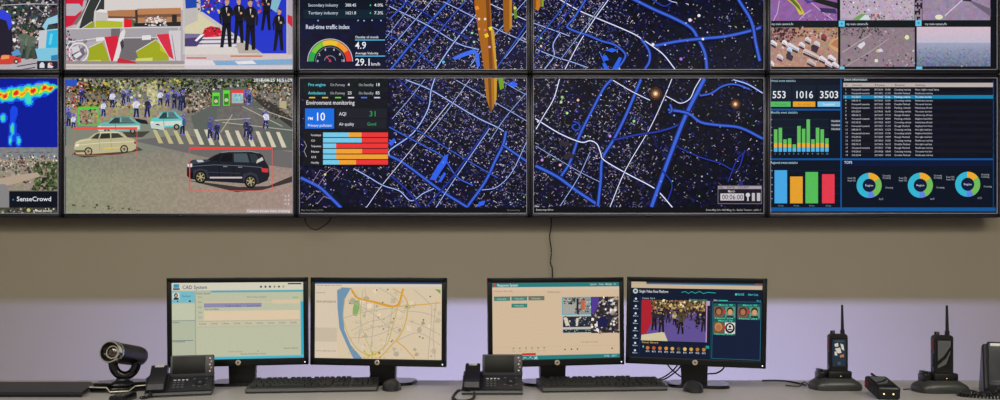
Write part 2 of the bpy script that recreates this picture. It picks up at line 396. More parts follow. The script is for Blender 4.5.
def pic_environment(x0, y0, x1, y1):                 # lower, third column
    p = Pic(x0, y0, x1, y1, (10, 10, 22))
    def dens(x, y):
        d = .66
        if x < 392: d = .30 if y > 166 else .1
        d -= .5*bump(x, y, 443, 168, 22, 16)+.35*bump(x, y, 470, 190, 22, 12)+.3*bump(x, y, 405, 150, 14, 10)+.4*bump(x, y, 345, 198, 20, 12)
        return d
    mapbase(p, dens, lambda x, y: (14, 15, 36), x0, y0, x1, 207.5)
    for q in ((LB, 1.0, 405.5, 79.5, 431, 90, 461, 108, 479, 118.5, 504, 131.5, 506, 145), (BL, 2.0, 506, 131, 503, 145, 495.5, 160, 485, 182, 467, 207), (BL, 1.6, 503, 145, 527, 161.5),
              (BL, 1.8, 389, 155.5, 405, 164, 440, 190, 467, 207), (LB, 1.1, 437, 72, 431, 90, 428, 109, 413, 133, 390.5, 149.5, 389, 155.5), (WH, .6, 449, 103, 415, 145, 383, 184, 366, 208),
              (LB, .7, 489.5, 128.5, 456, 177, 435.5, 208), (LB, .7, 527, 141, 512, 172, 497, 187, 482, 190), (LB, .6, 470, 79, 447, 111, 431, 131), (BL, 1.0, 389, 127, 425, 146.5, 443, 157, 456.5, 176.5, 473, 185.5),
              (LB, .9, 353.5, 168.6, 366, 175.5, 383, 185.5, 399.6, 191, 411, 201, 423, 193.5, 434, 188.5), (BL, 2.4, 300.5, 177.7, 318.5, 186.7, 330, 197, 341, 208), (LB, .6, 456, 80, 486, 97, 527, 121),
              (BL, .7, 409, 125, 435, 141, 470, 162, 498, 178), (LB, .5, 527, 92, 505, 118, 489, 142), (DB, .9, 425, 208, 447, 184, 468, 156, 489, 126), (LB, .5, 500, 79, 512, 87, 527, 95),
              (DB, .8, 398, 79, 412, 92, 424, 101), (LB, .5, 392, 119, 411, 97, 425, 79), (DB, 1.0, 420, 207, 407, 190, 391, 176)): p.road(*q)
    for q in ((429.5, 179.5, 435.5, 169, 444.5, 155.5, 448.5, 154, 446.6, 163, 440, 173, 435.5, 180.4), (438, 182, 444, 172, 446, 174, 441, 182), (477, 207, 479, 202, 485, 200.5, 484, 205), (388, 143, 394, 138, 396, 141, 391, 146), (507, 84, 513, 81, 518, 84, 514, 88)): p.poly((48, 96, 235), *q)
    for q in ((312, 183, 320, 170, 327, 172, 318, 186), (322, 176, 332, 168, 341, 171, 333, 181), (306, 200, 314, 193), (318, 203, 324, 196, 330, 199)): p.line((150, 120, 165), .6, *q)
    stars(p, 34, 392, 80, 526, 207); p.disc((210, 225, 120), 325, 174.5, 1.2, 7, up=True)
    for c, q in (((170, 110, 30), (484, 77, 496.8, 77, 496.5, 99, 491, 113, 486.5, 99)), ((120, 70, 25), (488, 77, 491, 77, 492, 110, 491, 113, 489.5, 108)), ((110, 160, 30), (498, 77, 503, 77, 504, 88, 500, 90)), ((200, 150, 45), (494, 77, 497, 77, 496.5, 99, 494.5, 104))): p.poly(c, *q)
    p.rect(x0, 207.5, x1, y1, (12, 12, 16)); p.text(301, 211, 'Map Data Beijing 2016', 1.8, (110, 110, 115), 22); p.text(507, 211, 'Powered by', 1.6, (110, 110, 115), 13)
    # panels
    p.rect(x0, y0, 388, 97.5, (14, 18, 24)); p.rect(x0+4, 98.3, 388, 131, (17, 19, 30)); p.mosaic(x0, y0, 388, 97, 5, lambda x, y, r: tuple(v*r.uniform(.75, 1.3) for v in (14, 20, 26)))
    for y, t, a, b in ((86, 'Fire engine', '4', '18'), (94.3, 'Ambulance', '25', '85')):
        p.text(308, y, t, 3, (90, 205, 225), 17.5); p.text(330, y, 'On Forway', 2.6, (165, 170, 180), 15); p.text(347.5, y, a, 3, (225, 225, 230)); p.text(358.5, y, 'On Standby', 2.6, (165, 170, 180), 15); p.text(375.5, y, b, 3, (225, 225, 230))
    for k, c in enumerate([(230, 190, 60), (220, 180, 50), (110, 200, 60), (230, 220, 230), (80, 120, 230), (200, 200, 230)]): p.rect(309+k*13, 97, 309+k*13+6, 98.2, c)
    p.text(306, 104.6, 'Environment monitoring', 4.2, (225, 220, 225), 48.5)
    p.rect(305, 108.5, 334, 128.6, (18, 108, 222)); p.text(307.7, 120, 'PM', 3, (235, 240, 250), 5); p.text(315, 120.5, '10', 8, (245, 248, 252), 10); p.text(307.7, 126.6, 'Primary pollutant', 2.6, (225, 232, 245), 24)
    p.rect(336.5, 108.5, 386.5, 118.2, (27, 29, 40)); p.rect(336.5, 119.2, 386.5, 128.6, (27, 29, 40))
    p.text(339, 115.5, 'AQI', 3.4, (215, 215, 222), 7); p.text(369, 116.3, '31', 5.4, (45, 150, 80), 6.5); p.text(339, 125.5, 'Air quality', 3, (215, 215, 222), 15); p.text(367, 125.5, 'Good', 3.2, (45, 160, 80), 9)
    p.rect(x0+4, 131, 388, 166, (20, 20, 26))
    cy, og, rd = (118, 200, 232), (238, 160, 50), (235, 52, 52)
    for k, (q) in enumerate((((cy, 348.5), (og, 361.5), (rd, 388)), ((cy, 361.5), (rd, 388)), ((cy, 336), (rd, 388)), ((cy, 336), (og, 362), (rd, 388)), ((cy, 336), (og, 388)), ((cy, 339), (og, 356), (rd, 388)))):
        y = 132.5+5.5*k; x = 323
        for c, e in q: p.rect(x, y, e, y+4.6, c); x = e
        p.text(311, y+3.6, ('Formaldehyde', 'CO', 'Temperature', 'Noise', 'O3', 'Humidity')[k], 2, (215, 215, 220), (10, 4, 10, 8, 5, 8)[k])
    p.line((170, 165, 175), .5, 304, 141, 306.5, 146, 304, 151, 306.5, 157)
    return p

def pic_ring_map(x0, y0, x1, y1):                    # upper, fourth column
    p = Pic(x0, y0, x1, y1, (8, 9, 24))
    def dens(x, y):
        d = .08+.75*max(0, min(1, (660-x-(y-20)*.25)/70)) if x < 660 else .05
        return d-.4*bump(x, y, 552, 18, 8, 6)-.6*bump(x, y, 612, 62, 20, 12)-.3*bump(x, y, 640, 5, 14, 6)
    mapbase(p, dens, lambda x, y: (12, 13, 34) if x < 655 else (9, 12, 32), x0, -66, x1, y1)
    p.blobs(660, 0, 763, 69, 120, [(28, 36, 110), (22, 28, 80), (40, 45, 120)], .5, 1.6)
    for q in ((WH, 1.1, 548, -8, 561, 0, 580.5, 11, 597, 18, 631, 32.4, 643, 39.6, 653.6, 46.8, 664, 55, 675, 69), (BL, 1.7, 641, 38.5, 649, 50.4, 649.5, 61, 645, 69), (BL, 2.2, 620, -8, 635.6, 0, 655, 9.6, 674, 18, 691, 27.6, 698, 38.4, 705, 53, 707, 69),
              (BL, 2.1, 655, 45.6, 679, 41, 703, 38.4, 727, 36, 753, 30, 761, 27), (BL, 2.2, 728, -20, 739, 0, 749.6, 17, 753.7, 29, 755.6, 41, 760, 61), (WH, .9, 616, -12, 608, 0, 595, 18, 579, 43, 565, 69),
              (LB, .8, 533.6, 23, 560, 32.4, 569.6, 36), (BL, 1.5, 590, -8, 581.6, 6, 573, 19, 567, 26.4, 575, 31, 587.6, 35, 602, 41, 614, 44.4, 623.6, 51.6, 625, 57.6, 617.6, 69), (LB, .9, 560, 32.4, 553, 44.4, 554, 56, 544.4, 69),
              (LB, .8, 536, 49, 554, 56.4, 572, 62, 587.6, 67.5), (WH, .6, 664, -3, 671, 1, 677, 2.5), (BL, .8, 536, 41, 548, 26, 562, 8, 570, -4), (DB, .9, 650, -2, 664, 6, 672, 2), (BL, .8, 600, 53, 604, 62, 609, 69),
              (LB, .5, 560, 60, 580, 34, 604, 2), (DB, .6, 534, 60, 560, 24, 578, -2)): p.road(*q)
    for q in ((605, 50, 612, 48, 618, 50, 612, 52.5), (602, 56, 606, 55, 609, 60, 604, 61), (612, 69, 619, 57, 622, 58, 617, 69), (602, 63, 606, 64, 608, 69, 604, 69)): p.poly((40, 100, 230), *q)
    stars(p, 60, 660, 0, 762, 69); stars(p, 20, 540, 0, 650, 69)
    p.up()
    for c, x, y, r in (((235, 230, 245), 699, 15.5, 1.6), ((230, 215, 240), 690, 20, 1.8), ((180, 110, 220), 681, 59, 1.6), ((240, 225, 170), 541, 46, 1.1), ((140, 220, 150), 541, 38, 1.1), ((235, 240, 255), 703, 39, 1.3), ((220, 230, 250), 653, 44.5, 1.6)): p.disc(c, x, y, r, 8)
    for c, q in (((190, 120, 35), (533, -69, 541, -69, 540.5, 6, 538, 11, 534, 8)), ((125, 165, 35), (541, -3, 543.5, -3, 543.5, 6, 541.5, 7)), ((130, 75, 25), (533, -69, 535.5, -69, 536, 8, 534, 8))): p.poly(c, *q)
    return p

def pic_river_map(x0, y0, x1, y1):                   # lower, fourth column
    p = Pic(x0, y0, x1, y1, (9, 9, 20))
    def dens(x, y):
        d = .5 if x < 652 else .10+.25*bump(x, y, 670, 150, 18, 16)
        return d-.45*bump(x, y, 584, 90, 18, 10)-.2*bump(x, y, 545, 195, 14, 12)-.25*bump(x, y, 640, 190, 14, 14)
    mapbase(p, dens, lambda x, y: (15, 15, 30) if x < 655 else (10, 12, 26), x0, y0, x1, 207.5)
    p.blobs(655, 80, 763, 207, 170, [(22, 26, 84), (16, 20, 60), (30, 32, 96)], .6, 1.8)
    for q in ((BL, 1.9, 612, 79, 604, 87.7, 591.6, 111, 579, 136.6, 570, 162, 560.8, 176.5), (BL, 2.3, 535.4, 165.6, 557, 176.5, 577, 191, 599, 205.5), (BL, 2.1, 641, 79, 626, 115, 613.4, 140, 602.5, 158.4, 600.7, 180, 598, 205),
              (WH, 1.1, 535.4, 118.5, 559, 133, 580.8, 142, 590, 140.5, 597, 144, 600.7, 153, 604, 160, 626, 173, 650, 185.6, 660, 193, 673, 208), (WH, .9, 559.5, 78.6, 553.6, 98.6, 544, 115, 536, 129), (WH, .8, 672, 78.6, 664.5, 96.8, 650, 128, 626, 169, 610, 207),
              (WH, .9, 613, 80, 631.5, 91, 650, 100), (DB, 1.3, 613, 140, 628, 136.6, 640.6, 134, 660, 131, 679, 124, 685, 112), (BL, 3.0, 704.6, 78.6, 686, 115, 671.8, 151, 660, 183, 651.5, 207), (BL, 1.9, 668, 109.4, 688, 113, 700.8, 122, 719, 125, 740.6, 127.6, 763, 138.5),
              (WH, .9, 664.5, 95, 673, 99.5, 680.8, 103, 690, 98.6, 695, 88, 701, 78), (BL, 1.3, 700, 95.5, 711.6, 93, 722.5, 86, 735, 84, 750, 89), (LB, 1.2, 733.4, 79.4, 748, 84, 763, 93), (DB, .8, 679, 147.5, 700, 157, 720, 163, 737, 170, 745, 150),
              (DB, .7, 728, 182, 737, 160, 745, 152), (LB, .6, 560, 206, 578, 178, 590, 152), (LB, .5, 536, 146, 556, 158, 580, 172, 600, 182), (DB, .8, 662, 170, 672, 184, 668, 200)): p.road(*q)
    p.road((40, 90, 220), 1.0, 573, 121, 578, 123, 580, 128, 575, 130, 572, 126, 576, 124); p.road(BL, 1.4, 670, 104, 672, 110, 669, 113)
    p.blobs(690, 148, 760, 206, 60, [(28, 32, 90), (24, 26, 70)], .5, 1.5)
    g = p.rd
    for cx, cy, k in ((655.6, 93.5, 1), (735.5, 104, .8)):
        for r, c in ((7, (60, 38, 28)), (4.6, (120, 76, 50)), (2.6, (205, 165, 115)), (1.2, (255, 240, 215))): p.disc(c, cx, cy, r*k, 9, up=True)  # lamp reflections on the glass, painted into the map as glowing discs
    for _ in range(5): p.disc((48, 42, 50), g.uniform(560, 580), g.uniform(140, 160), 3, 8, up=True)
    stars(p, 70, 655, 80, 762, 206); stars(p, 26, 536, 80, 650, 206)
    p.up()
    for c, x, y in (((150, 210, 110), 562, 97), ((170, 220, 150), 561, 102), ((200, 150, 230), 610, 136), ((150, 220, 160), 634, 121), ((210, 140, 230), 542, 160), ((235, 190, 150), 578, 100), ((170, 230, 130), 567, 113), ((235, 170, 200), 560, 165)): p.disc(c, x, y, 1.4, 8)
    p.rect(x0, 207.3, x1, y1, (12, 12, 16)); p.text(536, 210.7, 'Event map 4.0 m', 1.9, (190, 190, 190), 17); p.rect(535.5, 206, 539, 207, (170, 170, 170)); p.text(706, 210.8, 'Event May 24 v 400 Ming 1h - Beihai Towers - adOn 1', 1.8, (170, 170, 175), 55)
    p.rect(717.8, 185.6, 762, 204, (26, 24, 34)); p.rect(717.8, 185.6, 762, 189, (168, 156, 170)); p.box(717.8, 185.6, 762, 204, .6, (120, 112, 128))
    p.rect(720.5, 193.5, 744, 200.5, (205, 198, 205)); p.text(722, 199.5, '00:06:00', 5, (40, 36, 46), 21); p.text(728, 192.4, 'March', 2.4, (200, 190, 200), 7)
    p.disc((210, 205, 210), 748, 195, 2.2, 10, up=True); p.rect(747.3, 197, 748.8, 201, (200, 195, 200)); p.rect(752, 193, 755, 201, (190, 185, 190)); p.rect(757, 193, 760.5, 201, (190, 185, 190)); p.text(719, 188.4, 'ALL   DATE   COUNT', 2, (40, 36, 46), 30)
    return p

def pic_dashboard(x0, y0, x1, y1):                   # lower, fifth column
    p = Pic(x0, y0, x1, y1, (9, 18, 34)); g = p.rd
    bl = (16, 84, 150)
    p.mosaic(844, 78, 995, 156, 9, lambda x, y, r: tuple(v*r.uniform(.85, 1.15) for v in (15, 17, 30)))
    p.rect(841.2, y0, 842.6, 211, bl); p.rect(x0, 108.2, 841.2, 110, bl); p.rect(x0, 158, 995, 159.8, bl); p.rect(x0, 207.3, x1, 211.3, bl); p.rect(994.2, 80, 995.2, 208, (16, 60, 110))
    p.rect(842.6, 160, 994.2, 166, (10, 22, 54))
    p.text(771.2, 81.2, 'Virtual event statistics', 2.4, (150, 190, 205), 25); p.text(771.2, 113, 'Monthly event statistics', 2.4, (150, 190, 205), 27); p.text(771.2, 163.4, 'Regional events statistics', 2.4, (170, 200, 215), 27); p.text(845, 80, 'Event information', 2.4, (190, 215, 225), 23); p.text(845, 163.4, 'TOP5', 2.6, (200, 220, 230), 8)
    for a, b, t, c, tw, q in ((770, 791.3, '553', (82, 182, 98), 13.5, 772.8), (793.6, 816, '1016', (226, 158, 44), 18.5, 795.3), (818.3, 841, '3503', (120, 190, 232), 18.8, 820.2)):
        p.rect(a, 84.5, b, 100.5, (12, 28, 46)); p.text(q, 97.6, t, 7.2, (228, 232, 236), tw); p.rect(a, 101, b, 106.2, c); p.text(a+5, 104.9, ('Actual', 'In trial', 'Completed')[(a > 790)+(a > 815)], 2.4, (225, 232, 225) if a > 815 else tuple(v*.8 for v in c), 12)
    p.rect(774, 118, 829, 152, (12, 24, 40))
    for k in range(5): p.rect(772, 119+k*7.7, 830, 119.4+k*7.7, (24, 42, 62)); p.rect(771.5, 118.8+k*7.7, 772.7, 119.8+k*7.7, (120, 160, 180))
    for k, t in enumerate((129, 127.4, 139, 138, 148, 125.6, 128.4, 119, 139, 127.4, 129, 138)):
        x = 774.5+4.66*k; gy = 143 if t < 144 else 149
        p.rect(x, t, x+3.5, min(144, gy+1), (96, 186, 92)); p.rect(x, gy-(.3 if t < 135 else -1), x+3.5, 147.5, (232, 172, 48)) if t < 144 else None
        p.rect(x, max(t, 146.8), x+3.5, 151.4, (84, 178, 228)); p.text(x+.6, 154.3, '%d' % (k+1), 1.8, (110, 150, 170))
    for k in range(3): p.rect(831.5, 119.5+k*4, 841, 121.9+k*4, (74, 82, 92)); p.text(832, 121.5+k*4, 'Handled', 1.8, (190, 195, 200), 8.5)
    for k in range(5): p.rect(773.5, 170.3+k*7.6, 841, 170.6+k*7.6, (22, 44, 70))
    for x, t, c in ((775, 170, (70, 166, 226)), (790.6, 176.3, (226, 158, 44)), (806, 171.8, (84, 186, 86)), (822.6, 174, (226, 58, 76))):
        p.rect(x, t, x+12.6, 203.2, c); p.text(x+3.5, 206.3, 'Area', 1.7, (90, 140, 165), 5.5)
    for k in range(5): p.rect(771.5, 170+k*7, 773, 171+k*7, (110, 150, 170))
    p.rect(843.8, 82.3, 994, 86.6, (186, 174, 168))
    for x, t in ((845.5, 'No.'), (853, 'Device number'), (875.5, 'Date'), (895.5, 'Event'), (916, 'Address')): p.text(x, 85.5, t, 1.9, (70, 66, 70), 3 if t == 'No.' else 10)
    p.rect(843.8, 94.1, 994.2, 98.2, (18, 128, 172)); p.rect(843.8, 94.1, 994.2, 94.5, (70, 190, 220))
    A = ['010.24.25', 'Honeywell scenario', '038.24.15', '013.22.54']; D = ['Crossing running', 'Parking vehicle', 'Rough Parked', 'Double Parked', 'Crowding vehicle']; E = ['Not right road lane', 'Parked stop off road', 'Parallel east road tiny', 'Neighbour Road Anhui', 'The center bus lane']
    for k in range(19):
        y = 90+3.655*k; hl = k == 2; c = (235, 245, 250) if hl else (188, 188, 198)
        if k % 2: p.rect(843.8, y-2.6, 994, y+1.05, (19, 21, 33))
        p.text(845.8, y, '%d' % (k+1), 1.7, c); s = A[(k*7+1) % 4 if k not in (0, 1, 5, 8, 10) else 1]; p.text(852.2, y, s, 1.7, c, 18 if s[0] == 'H' else 9)
        p.text(875, y, '2017.04.2%d' % (k % 9), 1.7, c, 8.5); p.text(885.5, y, '1%d:%02d' % (k % 9, k*13 % 60), 1.7, c, 5.6)
        s = D[(k*3+k//4) % 5]; p.text(895, y, s, 1.7, c, 11+len(s)*.35); s = E[(k*2+k//3) % 5]; p.text(915.8, y, s, 1.7, c, 24 if k == 0 else 12+len(s)*.25)
    for cx, cy in ((869.5, 185.3), (920.8, 185.2), (968.2, 184.2)):
        for c, a, b in (((232, 168, 44), 92, 36), ((112, 184, 88), 36, -62), ((96, 128, 220), -62, -95), ((52, 178, 206), -95, -268)): p.arc(c, cx, cy, 6.6, 12.6, b, a, 12)
        p.disc((14, 24, 56), cx, cy, 6.4, 16, up=True); p.text(cx-4, cy+.9, 'Region', 1.9, (190, 205, 225), 8)
        for dx, dy in ((-21.5, -6.5), (-21.5, -4), (13.5, -9), (13.5, -6.7), (16, 3), (10, 14.5)): p.text(cx+dx, cy+dy, 'Road 15%' if dx < 12 else 'Crossing', 1.7, (160, 165, 175), 8 if dy < 10 else 4)
    return p

def aerial(p, x0, y0, x1, y1, base, cols, n, seed):
    p.mosaic(x0, y0, x1, y1, 2, lambda x, y, r: tuple(v*r.uniform(.9, 1.1) for v in base))
    g = p.rd; p.up()
    for _ in range(n):
        x = g.uniform(x0+1, x1-3); y = g.uniform(y0+1, y1-2); c = g.choice(cols); l = g.uniform(1.2, 3.4); h = g.uniform(.8, 1.6); k = g.uniform(-.4, .9)
        p._poly([(x, y), (x+l, y+l*k*.5), (x+l, min(y1, y+l*k*.5+h)), (x, min(y1, y+h))], c)
        if g.random() < .1: p.up()
def pic_cameras(x0, y0, x1, y1):                     # upper, fifth column
    p = Pic(x0, y0, x1, y1, (16, 20, 24)); g = p.rd
    p.mosaic(768, -66, 838, 20, 3, lambda x, y, r: tuple(v*r.uniform(.93, 1.07) for v in (142, 96, 160)))
    p.poly((205, 190, 60), 788, -4, 795, -3, 801, 5, 806, 13.5, 800, 14, 796, 6, 787, -2); p.poly((92, 110, 50), 789, -4, 793, -3, 800, 5, 803, 12, 799, 8, 790, -1)
    for q in ((800, 19, 806, 13, 812, 9), (780, 0, 778, 12, 774, 20), (812, 2, 824, 12, 834, 19)): p.line((205, 180, 215), .7, *q)
    p.poly((60, 50, 90), 820, 7, 836, 8, 838, 13, 822, 11.5); p.poly((30, 34, 30), 811, 0, 838, 8, 838, 2, 822, -2); p.poly((70, 66, 130), 804, -2, 814, 1, 808, 3); p.blobs(800, 12, 838, 20, 25, [(190, 160, 200), (110, 80, 130)], .4, 1)
    p.poly((56, 52, 26), 768, -2, 772, 1, 770, 8, 768, 9); p.rect(x0, 0-3, 771, -1, (30, 30, 30))
    p.mosaic(841, -66, 915.5, 19.5, 2.4, lambda x, y, r: tuple(v*r.uniform(.92, 1.06) for v in (186, 168, 186)))
    p.blobs(842, -4, 914, 13, 90, [(110, 80, 100), (60, 46, 60), (225, 210, 225), (170, 110, 120)], .4, 1.2); p.poly((110, 160, 90), 853, 19, 862, 13, 868, 13.5, 860, 19.5); p.poly((205, 215, 220), 860, 19, 866, 14, 872, 15.5, 870, 19.5); p.blobs(870, 14, 886, 19, 26, [(90, 60, 60), (180, 90, 80), (50, 40, 44)], .6, 1.4); p.blobs(890, 16, 914, 19.5, 22, [(120, 70, 90), (80, 170, 170)], .5, 1)
    p.mosaic(923.5, -66, 991.5, 19.5, 3, lambda x, y, r: tuple(v*r.uniform(.93, 1.06) for v in ((152, 134, 160) if y < 30 else (0, 0, 0)))); p.line((215, 200, 220), 1, 946, 15, 955, 7, 966, -3); p.poly((110, 96, 116), 968, -2, 992, 8, 992, 16, 975, 4); p.disc((225, 220, 190), 940, 16.4, 4, 10, 2.6, up=True); p.poly((50, 44, 56), 962, -3, 974, -3, 972, 1, 964, 0)
    p.mosaic(916, -60, 923, 20, 2, lambda x, y, r: (150, 130, 150) if r.random() < .5 else (40, 34, 44))
    for q, t in (((768, 20.2, 838, 26.3), 772), ((839.3, 19.8, 916, 26), 847), ((916, 19.8, 991, 25.6), 926)):
        p.rect(*q, (20, 26, 30)); p.text(t, 24.4, 'my main camera.flv', 2.2, (190, 205, 215), 22)
    for x, y in ((767.8, 20.5), (839.5, 20), (916.5, 19.5)): p.rect(x, y, x+(2 if x < 770 else 6), y+6, (100, 196, 226)); p.disc((60, 140, 190), x+(0 if x < 770 else 3), y+3, 1.3, 8, up=True)
    # traffic jam
    aerial(p, 769, 27, 838.7, 66.3, (176, 136, 120), [(220, 205, 215), (230, 220, 225), (80, 60, 74), (60, 44, 56), (190, 160, 150)], 10, 1)
    p.blobs(769, 27, 796, 41, 150, [(72, 44, 62), (40, 30, 44), (120, 60, 66), (150, 110, 110)], .6, 2.2); p.blobs(796, 27, 838, 38, 110, [(200, 170, 160), (110, 60, 66), (60, 44, 52), (190, 150, 60)], .5, 1.8)
    for x, y, l, c in ((788, 44, 11, (215, 215, 225)), (804, 50, 15, (210, 190, 185)), (771, 41, 6, (225, 215, 225)), (778, 55, 5, (215, 200, 205)), (788, 48, 4, (190, 210, 235)), (787, 54, 6, (60, 50, 70)), (808, 60, 8, (200, 185, 185)), (820, 57, 7, (225, 218, 225)), (829, 56, 7, (225, 218, 225)), (826, 62, 7, (220, 205, 215)), (833, 63, 6, (222, 212, 220)), (770, 62, 4, (225, 215, 220)), (800, 43, 5, (220, 210, 215)), (815, 42, 5, (215, 200, 205)), (806, 38, 5, (215, 205, 215)), (822, 35, 5, (150, 60, 60)), (783, 41, 4, (230, 225, 230)), (812, 46, 6, (60, 44, 56))):
        p.poly((70, 48, 58), x, y+1.5, x+l, y+l*.42+2.2, x+l-1, y+l*.42+4.4, x-.5, y+4); p.poly(c, x, y-1, x+2.4, y-2, x+l+1, y+l*.4-.4, x+l, y+l*.4+2.6, x-.6, y+1.7); p.poly((70, 62, 76), x+.6, y+.7, x+l-.6, y+l*.4+1.2, x+l-.6, y+l*.4+1.8, x+.6, y+1.2)
    p.poly((205, 160, 110), 829, 44, 833, 39, 838.7, 36, 838.7, 52, 833, 49); p.poly((180, 120, 90), 831, 44, 835, 40, 838.7, 38.5, 838.7, 48)
    # junction
    p.mosaic(841, 27, 915.5, 66.3, 2.6, lambda x, y, r: tuple(v*r.uniform(.94, 1.06) for v in (142, 124, 134)))
    p.blobs(841, 27, 884, 35, 110, [(70, 66, 66), (60, 60, 58), (150, 130, 140), (120, 94, 104)], .4, 1.3); p.blobs(866, 27, 915, 44, 70, [(170, 96, 96), (84, 66, 78), (190, 178, 188), (112, 108, 112), (120, 104, 114)], .4, 1.2); p.blobs(884, 50, 915, 66, 46, [(170, 70, 84), (64, 54, 76), (190, 184, 200), (60, 56, 64)], .5, 1.5)
    p.blobs(842, 30, 868, 66, 16, [(64, 54, 62), (60, 60, 62)], .8, 2)
    for q in ((858, 46, 860, 43.5, 865, 41, 866, 44, 862, 48.5), (878, 49, 882, 48, 884, 51, 879, 52)): p.poly((215, 210, 218), *q)
    p.line((190, 176, 186), .6, 843, 52, 858, 42, 872, 34); p.line((180, 166, 176), .6, 846, 66, 870, 52, 890, 38); p.disc((225, 225, 200), 877, 60.3, 1.8, 8, up=True); p.disc((215, 225, 175), 907.6, 36.8, 2.4, 9, up=True); p.disc((205, 190, 110), 878, 50.5, 1.5, 7, up=True)
    # hazy skyline
    def sky(x, y, r):
        t = (y-26)/40
        if t < .38: k = t/.38; return (212-20*k, 186-2*k, 200+4*k)
        k = (t-.38)/.62; return tuple(v*r.uniform(1-.2*k, 1+.2*k) for v in (162-60*k, 166-54*k, 190-50*k))
    p.mosaic(917.5, 26.4, 991.4, 66, 1.6, sky); p.blobs(918, 55, 991, 66, 120, [(90, 104, 134), (84, 96, 122), (140, 146, 168), (112, 122, 150)], .3, .9); p.blobs(918, 48, 991, 56, 60, [(118, 130, 160), (132, 140, 168)], .4, 1.2)
    for x, w in ((768, 1), (840, 5), (917, 6)): p.rect(x, 66.2, x+w, y1, (110, 190, 225))
    return p

